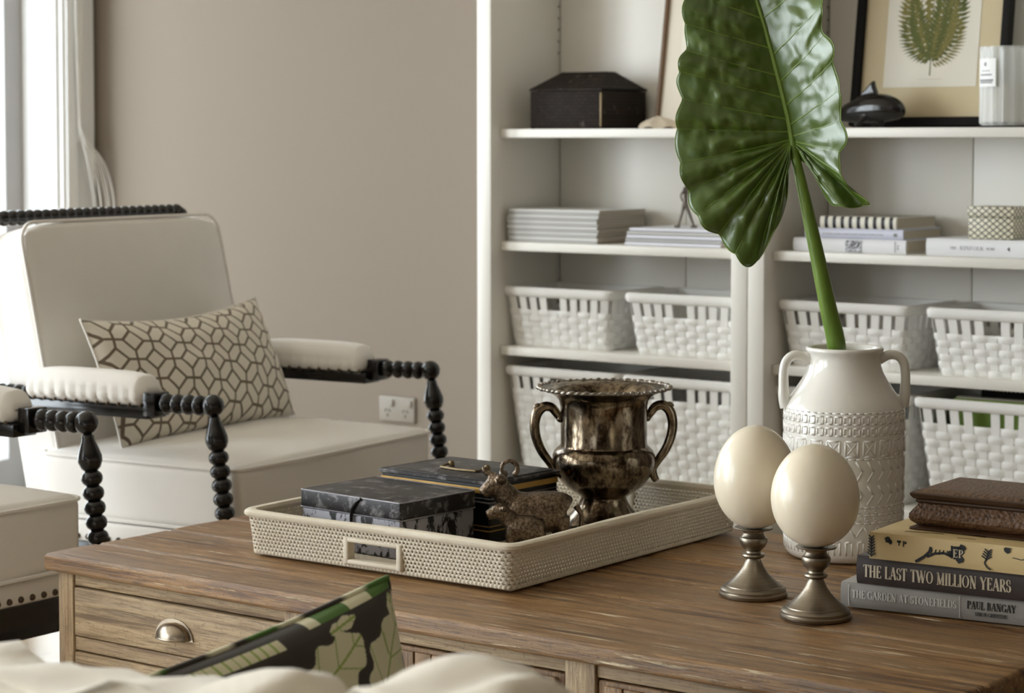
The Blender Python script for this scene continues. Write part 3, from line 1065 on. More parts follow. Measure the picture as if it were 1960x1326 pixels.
for txt, x, w, hgt, zz in (('THE', .06, .018, .006, .0165), ('KINFOLK', .086, .06, .0085, .0155), ('HOME', .152, .022, .006, .0165)):
    l = lettering(txt, hgt, w).build('spine_lettering', M['greyink'], b, smooth=False)
    l.location = (x, -.0046, zz)
mk = MB()
mk.add([(.203, -.0046, .020), (.2095, -.0046, .0145), (.2095, -.0046, .0255)], [(0, 1, 2)])
mk.build('spine_arrow', M['darkgrey'], b, smooth=False)
z += .0398
# trellis patterned box
t = NT('trellis_pattern')
sp = t.n('SeparateXYZ', {0: t.tc.outputs['Object']})
hx = t.math('ADD', sp.outputs[0], sp.outputs[1])
u = t.math('MULTIPLY', hx, 1 / .0185)
v = t.math('MULTIPLY', sp.outputs[2], 1 / .0145)
p_ = t.math('PINGPONG', t.math('ADD', u, v), .5)
q_ = t.math('PINGPONG', t.math('SUBTRACT', u, v), .5)
line = t.math('LESS_THAN', t.math('MINIMUM', p_, q_), .105)
t.p(Base_Color=t.mix(line, lin((220, 214, 190)), lin((44, 38, 30))), Roughness=.45)
M['trellis'] = t.m
bx = thing('trellis_box', 'small cream box with a dark trellis pattern on the wide white book', 'box', (-2.226, 4.80, z), R_(1))
MB().rbox(.112, .105, .05, .002, T(0, 0, .0255)).build('body', M['trellis'], bx)
MB().rbox(.115, .108, .024, .002, T(0, 0, .063)).build('lid', M['trellis'], bx)


# ------------------------------------------------------------------ bobbin armchairs
def beads(L, n, r, neck=.55, sub=5, taper=None):
    """turned profile of n beads along z from 0 to L"""
    out = []
    for i in range(n):
        for j in range(sub):
            f = j / sub
            rr = r * (neck + (1 - neck) * math.sin(PI * f) ** .6)
            out.append((rr, L * (i + f) / n))
    out.append((r * neck, L))
    return [(0, 0)] + out + [(0, L)]


def along(p0, p1):
    p0, p1 = Vector(p0), Vector(p1)
    return T(*p0) @ (p1 - p0).to_track_quat('Z', 'Y').to_matrix().to_4x4(), (p1 - p0).length


NAIL = plain('antique_nail', (86, 72, 58), .4, .7)


def build_chair(t):
    HW = .41
    # front posts: ball, vase, beads down to the floor
    for s in (-1, 1):
        mb = MB()
        prof = [(0, 0), (.013, 0), (.017, .006), (.013, .02)]
        z = .02
        n = 19
        L = .562 - z
        for i in range(n):
            for j in range(5):
                f = j / 5
                prof.append((.0212 * (.58 + .42 * math.sin(PI * f) ** .6), z + L * (i + f) / n))
        prof += [(.0125, .562), (.019, .568), (.0235, .58), (.0235, .59), (.019, .605), (.0125, .622), (.0118, .63)]
        for j in range(9):
            a = PI * (.12 + .88 * j / 8)
            prof.append((max(0, .0235 * math.sin(a)) if j < 8 else 0, .655 - .0235 * math.cos(a)))
        mb.lathe(prof, 20, T(.33, s * HW, .655) @ RY(R_(-7.5)) @ T(0, 0, -.655))
        mb.build('front_post', M['black'], t)
    # back posts, raked
    for s in (-1, 1):
        m, L = along((-.30, s * .375, 0), (-.392, s * .365, 1.03))
        MB().lathe(beads(L, 34, .0205), 16, m).build('back_post', M['black'], t)
    # top rail
    m, L = along((-.398, -.375, 1.022), (-.398, .375, 1.022))
    MB().lathe(beads(L, 27, .0185, .6), 16, m).build('top_rail', M['black'], t)
    # arms
    for s in (-1, 1):
        y = s * HW
        ya = s * (HW - .012)
        m, L = along((.195, y, .652), (.31, y, .654))
        MB().lathe(beads(L, 4, .0215), 20, m).build('arm_bobbins', M['black'], t)
        m, L = along((-.35, s * .38, .645), (-.175, ya, .648))
        MB().lathe(beads(L, 6, .0205), 20, m).build('arm_bobbins', M['black'], t)
        mb = MB()
        mb.rbox(.032, .05, .05, .003, T(.18, y, .65))
        mb.rbox(.345, .062, .026, .003, T(.0, ya, .631))
        mb.build('arm_support', M['black'], t)

        def pad(p, u):
            # gathered pleats low on both sides, domed top
            q = p.copy()
            if u.z > 0:
                q.z += .012 * (1 - u.x ** 4) * (1 - .5 * u.y ** 2)
            if abs(u.x) > .9:
                q.z -= .004 * (u.z > 0)
            k = max(0, min(1, (.55 - u.z)))
            q.y += math.copysign(.006, u.y) * (abs(u.y) > .6) * k * abs(math.cos(p.x * PI / .0295)) ** .7
            return q
        MB().rbox(.338, .078, .058, .026, T(-.003, ya, .673), k=4, n=46, fn=pad).build('arm_pad', M['linen'], t)
        nl = MB()
        for yy in (ya - .0385, ya + .0385):
            for i in range(12):
                nl.ball(.0042, T(-.003 - .1625 + i * .0295, yy, .6478), 8, 5)
        tag(nl.build('arm_nailheads', NAIL, t), kind='stuff')
    # seat frame and deck
    mb = MB()
    mb.rbox(.675, .77, .066, .004, T(.0225, 0, .303))
    mb.build('apron', M['black'], t)
    MB().rbox(.671, .768, .045, .008, T(.0215, 0, .3575), k=2).build('deck', M['linen'], t)
    nl = MB()
    for i in range(26):
        nl.ball(.0065, T(.3575, -.355 + i * .0284, .347), 8, 5)
    for i in range(22):
        for s in (-1, 1):
            nl.ball(.0065, T(-.29 + i * .0284, s * .3845, .347), 8, 5)
    tag(nl.build('apron_nailheads', NAIL, t), kind='stuff')
    # loose seat cushion, boxed, with piping

    def puff(p, u):
        q = p.copy()
        c = (1 - u.x ** 4) * (1 - u.y ** 4)
        if u.z > .4:
            q.z += .022 * c * u.z
        q.x += .006 * (1 - u.y ** 2) * (u.x > .9) + .003 * math.sin(q.y * 13) * (u.x > .8)
        q.z += .0025 * noise.noise(Vector((q.x * 9, q.y * 9, q.z * 9)))
        return q
    SW, SD, ST = .745, .545, .142
    sc = (.0885, 0, .381 + ST / 2)
    MB().rbox(SD, SW, ST, .022, T(*sc), k=4, n=14, fn=puff).build('seat_cushion', M['linen'], t)
    for zz, off in ((ST / 2 - .006, .0015), (-ST / 2 + .006, .0015)):
        pp = rrect(SD + off, SW + off, .028, 6)
        pts = []
        for i, p in enumerate(pp):
            q = pp[(i + 1) % len(pp)]
            for k in range(4):
                f = k / 4
                x, y = p[0] + (q[0] - p[0]) * f, p[1] + (q[1] - p[1]) * f
                xx = x + (.006 * (1 - (2 * y / SW) ** 2) if x > SD / 2 - .002 else 0)
                pts.append((sc[0] + xx, y, sc[2] + zz + .0015 * math.sin(y * 17)))
        MB().tube(pts, .0042, 6, True).build('seat_piping', M['linen'], t)
    # back cushion
    bt = T(-.252, 0, .715) @ RY(R_(-12.5))
    BW, BH, BT = .70, .60, .125

    def bpuff(p, u):
        q = p.copy()
        if u.x > 0:
            q.x += .014 * (1 - u.y ** 4) * (1 - u.z ** 4) * u.x
        # soften the outline corners
        q.x += .002 * noise.noise(Vector((q.y * 7, q.z * 7, q.x * 9)))
        k = abs(u.y) ** 6 * max(0, u.z) ** 6
        q.z -= .022 * k
        q.y -= math.copysign(.010, u.y) * k
        return q
    MB().rbox(BT, BW, BH, .02, bt, k=4, n=14, fn=bpuff).build('back_cushion', M['linen'], t)
    pp = rrect(BW - .004, BH - .004, .05, 8)
    pts = []
    for i, p in enumerate(pp):
        q = pp[(i + 1) % len(pp)]
        for k in range(4):
            f = k / 4
            pts.append(bt @ Vector((BT / 2 - .005, p[0] + (q[0] - p[0]) * f, p[1] + (q[1] - p[1]) * f)))
    MB().tube(pts, .0042, 6, True).build('back_piping', M['linen'], t)
    return t


far_chair = build_chair(thing('bobbin_armchair', 'cream linen armchair with black bobbin arms and a patterned cushion', 'armchair', (-3.626, 3.641, 0), R_(6.3), 'bobbin armchairs'))
near_chair = copy_tree(far_chair)
near_chair.location, near_chair.rotation_euler = (-3.566, 2.502, 0), (0, 0, R_(2))
near_chair['label'] = 'cream linen bobbin armchair cut off by the left edge of the photo'


# ------------------------------------------------------------------ cushions
def pillow(mb, w, h, th, n, M4, side, pinch=.06, sag=0.0, wr=.004, seed=0, colfn=None):
    def fn(u, v):
        a, b = 2 * u - 1, 2 * v - 1
        x = w / 2 * a * (1 - pinch * (1 - b * b) ** 1.0)
        z = h / 2 * b * (1 - pinch * 1.2 * (1 - a * a) ** 1.0)
        e = max(0.0, (1 - a * a)) ** .45 * max(0.0, (1 - b * b)) ** .45
        y = side * th / 2 * e
        y += side * wr * noise.noise(Vector((a * 2.3 + seed, b * 2.3, side))) * min(1, e * 2)
        z -= sag * (1 - a * a) * (b > 0) * b
        return M4 @ Vector((x, y, z))
    mb.grid(fn, n, n, uv=True, flip=(side > 0), colfn=colfn)
    return fn


def pillow_seam(fn, n=40):
    P = [fn(i / n, 0) for i in range(n)] + [fn(1, i / n) for i in range(n)] + [fn(1 - i / n, 1) for i in range(n)] + [fn(0, 1 - i / n) for i in range(n)]
    return P


t = NT('hexagon_lattice_print')
uvm = t.n('SeparateXYZ', {0: t.tc.outputs['UV']})
rot = R_(9)
CW, CH, CELL = .63, .30, .049
uu = t.math('MULTIPLY', uvm.outputs[0], CW / CELL)
vv = t.math('MULTIPLY', uvm.outputs[1], CH / CELL)
ur = t.math('SUBTRACT', t.math('MULTIPLY', uu, math.cos(rot)), t.math('MULTIPLY', vv, math.sin(rot)))
vr = t.math('ADD', t.math('MULTIPLY', uu, math.sin(rot)), t.math('MULTIPLY', vv, math.cos(rot)))
# fold onto the nearest diamond of a checkerboard of diamonds and crossings
pp_ = t.math('SUBTRACT', t.math('FLOORED_MODULO', t.math('ADD', t.math('ADD', ur, vr), 1.0), 2.0), 1.0)
qq_ = t.math('SUBTRACT', t.math('FLOORED_MODULO', t.math('ADD', t.math('SUBTRACT', ur, vr), 1.0), 2.0), 1.0)
mm = t.math('MAXIMUM', t.math('ABSOLUTE', pp_), t.math('ABSOLUTE', qq_))
xx = t.math('ABSOLUTE', t.math('MULTIPLY', t.math('ADD', pp_, qq_), .5))
yy = t.math('ABSOLUTE', t.math('MULTIPLY', t.math('SUBTRACT', pp_, qq_), .5))
D = .55
ring = t.math('LESS_THAN', t.math('ABSOLUTE', t.math('SUBTRACT', mm, D)), .095)
arm = t.math('MULTIPLY', t.math('GREATER_THAN', mm, D), t.math('LESS_THAN', t.math('MINIMUM', xx, yy), .066))
ln = t.math('MAXIMUM', ring, arm)
t.p(Base_Color=t.mix(ln, lin((226, 219, 204)), lin((112, 98, 80))), Roughness=.9)
t.b.inputs['Sheen Weight'].default_value = .2
t.bump(t.noise(None, 300, 2), .15, .001)
M['hexprint'] = t.m
cu = thing('lumbar_cushion', 'cream lumbar cushion with a brown hexagon lattice print on the far armchair', 'cushion', (-3.692, 3.632, .556), R_(6.3))
ey = Vector((0, 1, 0))
rollA = R_(-1)
# local frame: pillow x along the chair's width, front towards +x
pm = T(0.012, 0, .118) @ RY(R_(-22)) @ RZ(R_(90)) @ RY(rollA)
mb = MB()
f1 = pillow(mb, CW, CH, .15, 44, pm, -1, .035, .022, .008, 3)
pillow(mb, CW, CH, .12, 30, pm, 1, .035, .022, .006, 5)
mb.build('cover', M['hexprint'], cu, sharp=0)
MB().tube(pillow_seam(f1), .0028, 6, True).build('seam', M['linen'], cu)


# ------------------------------------------------------------------ coffee table
TZ = .50
TX0, TX1, TY0, TY1 = -2.918, -1.235, 2.522, 3.452
tb = thing('coffee_table', 'long weathered pine coffee table with drawers in the middle of the room', 'coffee table', ((TX0 + TX1) / 2, (TY0 + TY1) / 2, 0))
tcx, tcy = (TX0 + TX1) / 2, (TY0 + TY1) / 2
L = TX1 - TX0
widths = [.122, .172, .148, .168, .15, .17]
y = TY0
rw = random.Random(5)
for i, wd in enumerate(widths):
    def warp(p, u, i=i):
        q = p.copy()
        e = noise.noise(Vector((q.x * 6, i * 3.1, q.y * 40)))
        if abs(u.y) > .97:
            q.y += math.copysign(.0022, u.y) * e * (1.0)
        if abs(u.x) > .97:
            q.x += .003 * noise.noise(Vector((q.y * 14, i, 2)))
        if u.z > .9:
            q.z += .0011 * noise.noise(Vector((q.x * 4, q.y * 16, i * 7.7)))
            if abs(u.y) > .9:
                q.z -= .0012 + .0012 * e
        return q
    b = MB().rbox(L, wd - .0036, .03, .0065, None, k=2, n=60, fn=warp).build('plank', M['table_top'], tb, sharp=60)
    b.location = (0, y + wd / 2 - tcy, TZ - .015 - .0016 - (.0006 if i % 2 else 0))
    y += wd
BX0, BX1, BY0, BY1 = TX0 + .022, TX1 - .022, TY0 + .016, TY1 - .016
BZ = TZ - .033


def tbx(x0, x1, y0, y1, z0, z1, r=.002):
    return MB().rbox(x1 - x0, y1 - y0, z1 - z0, r, T((x0 + x1) / 2 - tcx, (y0 + y1) / 2 - tcy, (z0 + z1) / 2), k=2)


# posts to the floor
posts = [(BX0, BX0 + .036)]
dw = (BX1 - BX0 - .072 - .104) / 3
x = BX0 + .036
cols = []
for i in range(3):
    cols.append((x, x + dw))
    x += dw
    if i < 2:
        posts.append((x, x + .052))
        x += .052
posts.append((BX1 - .036, BX1))
for i, (a, b) in enumerate(posts):
    z0 = 0 if i in (0, 3) else .12
    for y0, y1 in ((BY0, BY0 + .04), (BY1 - .04, BY1)):
        tbx(a, b, y0, y1, z0, BZ).build('post', M['table_post'], tb)
for a, b in ((BX0, BX0 + .014), (BX1 - .014, BX1)):
    tbx(a + .006, b - .002, BY0 + .041, BY1 - .041, .12, BZ).build('end_panel', M['table_body'], tb)
tbx(BX0 + .015, BX1 - .015, BY1 - .03, BY1 - .012, .12, BZ).build('back_panel', M['table_body'], tb)
tbx(BX0 + .015, BX1 - .015, BY0 + .041, BY1 - .041, .12, .14).build('bottom_panel', M['table_body'], tb)
# black sheet standing in for the shade in the gaps round the drawers
tbx(BX0 + .02, BX1 - .02, BY0 + .032, BY0 + .038, .13, BZ - .004).build('gap_shade_sheet', M['blackmatt'], tb)
M['pewter_pull'] = plain('aged_nickel', (150, 138, 122), .28, 1, nscale=30, namt=.2)
for (a, b) in cols:
    mat_d = M['table_body'] if a < -2.5 else M['table_drawer']
    tbx(a + .0005, b - .0005, BY0 + .004, BY0 + .034, .4475, BZ).build('rail', M['table_body'], tb)
    tbx(a + .0005, b - .0005, BY0 + .004, BY0 + .034, .337, .3605).build('rail', M['table_body'], tb)
    tbx(a + .0005, b - .0005, BY0 + .004, BY0 + .034, .12, .235).build('rail', M['table_body'], tb)
    for z0, z1 in ((.3625, .4445), (.2375, .3345)):
        dr = MB().rbox(b - a - .005, .022, z1 - z0, .003, None, k=2)
        if mat_d is M['table_drawer'] and z0 > .35:
            dr = MB().rbox(b - a - .005, .018, z1 - z0, .003, T(0, .002, 0), k=2)
        d = dr.build('drawer', mat_d, tb)
        d.location = ((a + b) / 2 - tcx, BY0 + .0115 - tcy, (z0 + z1) / 2)
        if mat_d is M['table_drawer']:
            # slatted face: upright boards
            nb = 14
            bw_ = (b - a - .03) / nb
            for k in range(nb):
                s = MB().rbox(bw_ - .0025, .006, z1 - z0 - .012, .0015, None)
                so = s.build('slat', mat_d, d)
                so.location = (-(b - a - .03) / 2 + bw_ * (k + .5), -.0095 - rw.uniform(0, .0012), 0)
        # cup pull
        pm = MB()
        rx, rz, ry = .036, .026, .024
        pm.grid(lambda u, v: (rx * math.cos(PI * u), -ry * math.sin(PI * u) ** .8 * math.sin(PI / 2 * v) if False else -ry * math.sin(PI * u) * math.cos(PI / 2 * v), rz * math.sin(PI * u) * math.sin(PI / 2 * v)), 20, 10)
        pm.grid(lambda u, v: (rx * .93 * math.cos(PI * u), -ry * .92 * math.sin(PI * u) * math.cos(PI / 2 * v), rz * .93 * math.sin(PI * u) * math.sin(PI / 2 * v)), 20, 10, flip=True)
        lip = [(rx * .965 * math.cos(PI * i / 20), -ry * .96 * math.sin(PI * i / 20), 0) for i in range(21)]
        pm.tube(lip, .0018, 6)
        pl = pm.build('cup_pull', M['pewter_pull'], d, sharp=60)
        pl.location = (0, -.0125 - (.0085 if mat_d is M['table_drawer'] else 0), -.012)
        fl = MB()
        fo = [(.043 * math.cos(PI * i / 20), .033 * math.sin(PI * i / 20)) for i in range(21)]
        vs = [(p[0], y, p[1] - .002) for y in (0, -.002) for p in fo]
        fl.add(vs, [tuple(range(20, -1, -1))[::1], tuple(range(21, 42))] + [(i, i + 1, 22 + i, 21 + i) for i in range(20)] + [(20, 0, 21, 41)])
        fo_ = fl.build('back_plate', M['pewter_pull'], d, smooth=False)
        fo_.location = (0, -.0112 - (.0085 if mat_d is M['table_drawer'] else 0), -.012)

# ------------------------------------------------------------------ woven tray
TRX0, TRX1, TRY0, TRY1, TRH = -2.627, -2.077, 2.727, 3.400, .075
trw, trd = TRX1 - TRX0, TRY1 - TRY0
tray = thing('woven_tray', 'large whitewashed woven rattan tray with a handle slot on the coffee table', 'tray', ((TRX0 + TRX1) / 2, (TRY0 + TRY1) / 2, TZ + .0015), R_(.6))
t = NT('whitewashed_rattan')
n = t.noise(t.mapping((1, 1, 1)), 26, 5, .6)
n2 = t.noise(t.mapping((1, 1, 1)), 420, 2, .6)
t.p(Base_Color=t.mix(t.math('MULTIPLY', n2, .4), t.mix(n, lin((208, 196, 172)), lin((230, 222, 206))), lin((178, 158, 126))), Roughness=.62)
M['rattan'] = t.m
PERI = 2 * (trw + trd)
STK, ROWS, SUB = int(PERI / .0080), 10, 4
ringc = {}


def tring(off, n):
    k = (round(off, 5), n)
    if k not in ringc:
        ringc[k] = rrect(trw + 2 * off, trd + 2 * off, .018 + off * .4, 5, n)
    return ringc[k]


HSL = (.052, .013, .047)    # half width, z range of the handle slots
NS = STK * SUB
base_ring = tring(0, NS)


def slot(x, z, yside):
    return abs(x) < HSL[0] and HSL[1] < z < HSL[2] and yside


def weave(out, sgn, flare):
    mb = MB()
    NV = ROWS * 4

    def fn(u, v):
        i = int(round(u * NS)) % NS
        j = int(round(v * NV))
        z = .003 + (TRH - .012) * j / NV
        row, fr = divmod(j, 4)
        fr = fr / 4.0
        q = base_ring[i]
        ci, cf = divmod(i + (SUB // 2 if row % 2 else 0), SUB)
        cf = cf / SUB
        # plump little wraps: rounded across the row, pinched between stakes, deep pocket where both meet
        a = abs(math.sin(PI * fr)) ** .5 if fr else 0
        b = abs(math.sin(PI * cf)) ** .5 if cf else 0
        over = 1 if (ci + row) % 2 == 0 else .62
        hgt = .0020 * b + .0006 * a * over
        off = sgn * hgt + out + flare * (z / TRH) ** 1.5
        return (q[0] + q[2] * off, q[1] + q[3] * off, z)

    def keep(u, v):
        q = base_ring[int(u * NS) % NS]
        z = .003 + (TRH - .012) * v
        i, j = int(u * NS), int(v * NV)
        row, fr = divmod(j, 4)
        if fr in (0, 1) and 1 < j and (i + (SUB // 2 if row % 2 else 0)) % SUB in (0, SUB - 1):
            return False        # open eyelets between the wraps
        return not slot(q[0], z, abs(q[3]) > .9)
    mb.grid(fn, NS, NV, cu=True, flip=(sgn < 0), keep=keep)
    return mb


FL = .010
tag(weave(0.0, 1, FL).build('outer_weave', M['rattan'], tray, sharp=0), kind='stuff')
tag(weave(-.009, -1, FL).build('inner_weave', M['rattan'], tray, sharp=0), kind='stuff')
# rolled rim
mb = MB()
NR = 240
prof = [(.002, TRH - .010), (.0045, TRH - .007), (.0045, TRH - .002), (.001, TRH + .0012), (-.005, TRH + .0022), (-.011, TRH + .0012), (-.0135, TRH - .003), (-.011, TRH - .010)]
rr = [tring(p[0] + FL, NR) for p in prof]
mb.grid(lambda u, v: (lambda j, i: (rr[j][i][0], rr[j][i][1], prof[j][1] + .0012 * math.sin(i * .13) * (j in (3, 4, 5))))(int(round(v * len(prof))) % len(prof), int(round(u * NR)) % NR), NR, len(prof), cu=True, cv=True, flip=True)
mb.build('rim', M['rattan'], tray)
# slot bindings on both short ends
for s in (-1, 1):
    y = s * (trd / 2 - .0045 + FL * .4)
    mb = MB()
    for x in (-HSL[0] - .004, HSL[0] + .004):
        mb.rbox(.012, .0195, HSL[2] - HSL[1] + .012, .004, T(x, y, (HSL[1] + HSL[2]) / 2), k=2)
    for z in (HSL[1] - .001, HSL[2] + .001):
        mb.rbox(HSL[0] * 2 + .008, .0185, .008, .003, T(0, y, z), k=2)
    mb.build('handle_binding', M['rattan'], tray)
# floor of the tray: flat plaited mat
mb = MB()
nx, ny = int(trw / .007), int(trd / .007)


def mat_fn(u, v):
    i, j = int(round(u * nx * 2)), int(round(v * ny * 2))
    h = .0012 * (1 if (i // 2 + j // 2) % 2 else 0) * (i % 2 or j % 2)
    return ((u - .5) * (trw - .012), (v - .5) * (trd - .012), .0065 + h)


mb.grid(mat_fn, nx * 2, ny * 2)
mb.box(-trw / 2 + .005, trw / 2 - .005, -trd / 2 + .005, trd / 2 - .005, 0, .0055)
tag(mb.build('floor_weave', M['rattan'], tray, sharp=0), kind='stuff')
TRZ = TZ + .0015 + .0082


# ------------------------------------------------------------------ japanned tin boxes
def chipped(name, dark, pale, lo, hi, rough=.38, metal=.3, scale=16, stretch=(1, 1, .5)):
    t = NT(name)
    v = t.mapping(stretch)
    n = t.noise(v, scale, 8, .72, .35)
    m = t.ramp(n, [(lo, 0), (hi, 1)])
    sp = t.ramp(t.noise(v, scale * 7, 4, .7), [(.66, 0), (.7, 1)])
    t.p(Base_Color=t.mix(t.math('MAXIMUM', t.math('MULTIPLY', sp, .5), m), dark, pale), Roughness=t.math('ADD', t.math('MULTIPLY', n, .25), rough - .1), Metallic=metal)
    t.bump(m, .25, .0008)
    return t.m


M['tin_lid'] = chipped('worn_black_tin', lin((36, 33, 33)), lin((124, 120, 120)), .52, .64, .4, .35, 34, (1, 1, 1))
M['tin_body'] = chipped('flaking_black_tin', lin((22, 19, 18)), lin((150, 148, 154)), .45, .48, .42, .35, 34, (1, 1, .45))
M['tin_black'] = chipped('black_tin', lin((16, 14, 13)), lin((96, 92, 90)), .66, .74, .3, .3)
M['gilt'] = plain('worn_gilt_line', (176, 138, 70), .45, .4, nscale=40, namt=.3)
M['steel'] = plain('worn_steel_edge', (150, 148, 152), .35, .9, nscale=50, namt=.4)

bx = thing('tin_box', 'worn black tin box with flaking paint, front one in the tray', 'tin box', (-2.462, 2.893, TRZ), R_(-3.5), 'tin boxes in the tray')
w, d, h, lh = .232, .182, .094, .030
MB().rbox(w, d, h - lh, .003, T(0, 0, (h - lh) / 2), k=2).build('body', M['tin_body'], bx)
ld = MB().rbox(w + .004, d + .004, lh, .0035, T(0, 0, h - lh / 2 + .001), k=2).build('lid', M['tin_lid'], bx)


def rim_tube(name, w, d, z, r, mat, par):
    p = [(q[0], q[1], z) for q in rrect(w, d, .004, 3)]
    return MB().tube(p, r, 6, True).build(name, mat, par)


rim_tube('rolled_edge', w + .0045, d + .0045, h - lh + .001, .0014, M['steel'], ld)
rim_tube('rolled_edge', w + .0035, d + .0035, h + .0002, .0013, M['steel'], ld)
hp = MB()
hp.tube([(.028, -d / 2 - .003, h - .001), (.018, -d / 2 - .0035, h - .008), (.0085, -d / 2 - .004, h - .02), (.006, -d / 2 - .004, h - lh - .004), (.006, -d / 2 - .003, .018)], [.0026, .003, .003, .0028, .0022], 8)
hp.build('hasp', M['tin_black'], bx)

bx = thing('tin_box', 'black tin box with gilt lines and a drop handle, behind the worn one', 'tin box', (-2.447, 3.098, TRZ), R_(-2.5), 'tin boxes in the tray')
w, d, h, lh = .252, .186, .106, .038
MB().rbox(w - .01, d - .01, h - lh, .002, T(0, 0, (h - lh) / 2), k=2).build('body', M['tin_black'], bx)
rim_tube('gilt_line', w - .0096, d - .0096, .02, .0012, M['gilt'], bx)
rim_tube('gilt_line', w - .0096, d - .0096, .028, .0008, M['gilt'], bx)
ld = MB().rbox(w, d, lh, .003, T(0, 0, h - lh / 2 + .0005), k=2).build('lid', M['tin_black'], bx)
MB().rbox(w + .002, d + .002, .010, .001, T(0, 0, h - .016)).build('gilt_band', M['gilt'], ld)
rim_tube('rolled_edge', w + .005, d + .005, h - .002, .0036, M['tin_lid'], ld)
rim_tube('rolled_edge', w + .002, d + .002, h - lh + .002, .0016, M['steel'], ld)
rim_tube('rolled_edge', w + .002, d + .002, h - lh + .009, .0010, M['steel'], ld)
MB().rbox(w - .01, d - .01, .002, .0008, T(0, 0, h + .0012)).build('lid_plate', M['tin_lid'], ld)
hd = MB()
for s in (-1, 1):
    hd.lathe([(0, 0), (.006, 0), (.006, .006), (.004, .01), (0, .011)], 12, T(s * .042, 0, h + .002))
hd.tube([(-.042, 0, h + .008), (-.046, -.012, h + .0055), (-.04, -.03, h + .0045), (0, -.036, h + .0045), (.04, -.03, h + .0045), (.046, -.012, h + .0055), (.042, 0, h + .008)], .0024, 8)
hd.build('drop_handle', M['brass_old'], bx)

# ------------------------------------------------------------------ bronze cow and calf
t = NT('speckled_bronze')
n = t.noise(None, 240, 3, .7)
n2 = t.noise(None, 30, 4, .6)
t.p(Base_Color=t.mix(t.ramp(n, [(.35, 0), (.7, 1)]), lin((70, 56, 44)), t.mix(n2, lin((128, 108, 84)), lin((150, 136, 120)))), Roughness=.3, Metallic=.95)
t.bump(t.noise(None, 260, 2, .6), .8, .002)
M['cow'] = t.m
cw = thing('cattle_figurine', 'speckled bronze cow and calf figurine in the tray', 'figurine', (-2.243, 3.012, TRZ), R_(37.2))
cw.scale = (1.08, 1.08, 1.1)
mb = MB()


def limb(pts, n=5):
    q = spline(pts, n)
    mb.tube([k[:3] for k in q], [k[3] for k in q], 12)


# the cow faces -x; legs on the tray floor
limb([(.052, .004, .056, .022), (.046, .004, .058, .029), (.024, .004, .056, .033), (-.004, .004, .055, .032), (-.026, .004, .058, .030), (-.04, .004, .062, .022)])
limb([(-.026, .004, .062, .024), (-.04, .002, .08, .0195), (-.05, 0, .094, .0165), (-.054, -.001, .104, .0165)])
limb([(-.05, -.001, .104, .0165), (-.062, -.002, .098, .0135), (-.073, -.004, .090, .0105), (-.079, -.005, .085, .0085)])
limb([(-.046, .012, .108, .006), (-.046, .028, .112, .0075), (-.048, .04, .110, .004)])
limb([(-.046, -.012, .108, .006), (-.050, -.026, .112, .0075), (-.054, -.036, .113, .004)])
for a in range(1):
    pts = []
    for i in range(15):
        th = R_(-60 + 300 * i / 14)
        pts.append((-.036 + .0125 * math.cos(th), -.004, .124 + .0125 * math.sin(th)))
    mb.tube(pts, [.0052 - .00015 * i for i in range(15)], 8)
limb([(-.058, .002, .112, .006), (-.072, .004, .117, .005), (-.077, .005, .126, .004)])
for x, y in ((-.026, -.012), (-.03, .018), (.044, -.012), (.04, .02)):
    b = 1 if x > 0 else -1
    limb([(x, y, .05, .016 if b > 0 else .013), (x + .003 * b, y, .03, .0105), (x - .002 * b, y, .016, .0082), (x, y, .005, .0088), (x - .002, y, .0, .0086)])
limb([(.068, .004, .066, .006), (.077, .004, .05, .004), (.075, .004, .024, .0045)])
# calf pressed against the near side
limb([(.016, -.032, .034, .016), (-.004, -.034, .036, .0205), (-.024, -.034, .037, .0195), (-.038, -.033, .042, .015)])
limb([(-.03, -.033, .044, .0155), (-.044, -.033, .058, .0125), (-.05, -.033, .064, .0125), (-.062, -.034, .060, .0095), (-.071, -.035, .056, .0075)])
limb([(-.046, -.043, .068, .0045), (-.044, -.051, .070, .0042)])
for x, y in ((-.034, -.04), (-.03, -.026), (.012, -.04), (.008, -.028)):
    limb([(x, y, .03, .010), (x, y, .014, .007), (x, y, .004, .0075), (x, y, 0, .0074)])
remeshed('cow_and_calf', mb, .0026, M['cow'], cw, 2)

# ------------------------------------------------------------------ tarnished silver cup
t = NT('tarnished_silver')
v = t.mapping((1, 1, .45))
n = t.noise(v, 40, 8, .72, .4)
n2 = t.noise(v, 190, 4, .7)
m = t.ramp(t.math('ADD', t.math('MULTIPLY', n, .75), t.math('MULTIPLY', n2, .25)), [(.43, 0), (.57, 1)])
t.p(Base_Color=t.mix(m, lin((60, 47, 34)), lin((146, 132, 112))), Roughness=t.math('ADD', t.math('MULTIPLY', n2, .2), .07), Metallic=1.0)
t.bump(n2, .06, .001)
M['silver'] = t.m
M['silver_rim'] = plain('cast_silver_rim', (150, 142, 132), .33, 1, nscale=120, namt=.5)
cp = thing('silver_cup', 'tarnished silver two handled trophy cup standing in the tray', 'trophy cup', (-2.282, 3.279, TRZ), R_(37.2 + 6))
z0 = TRZ
prof = [(0, 0), (.078, 0), (.079, .003), (.076, .007), (.068, .013), (.056, .024), (.046, .037), (.041, .048), (.041, .051), (.044, .053), (.049, .056), (.058, .062), (.072, .073), (.083, .087), (.090, .102), (.0925, .116), (.092, .126), (.089, .134), (.083, .140), (.079, .143), (.0775, .147), (.0775, .19), (.078, .215), (.081, .226), (.090, .235), (.104, .2425), (.116, .246), (.118, .248), (.115, .249), (.10, .2455), (.087, .238), (.0785, .227), (.075, .215), (.075, .146), (.080, .125), (.07, .085), (.04, .062), (0, .06)]
MB().lathe(prof, 64).build('bowl', M['silver'], cp, sharp=30)
rm = MB()
NB = 54
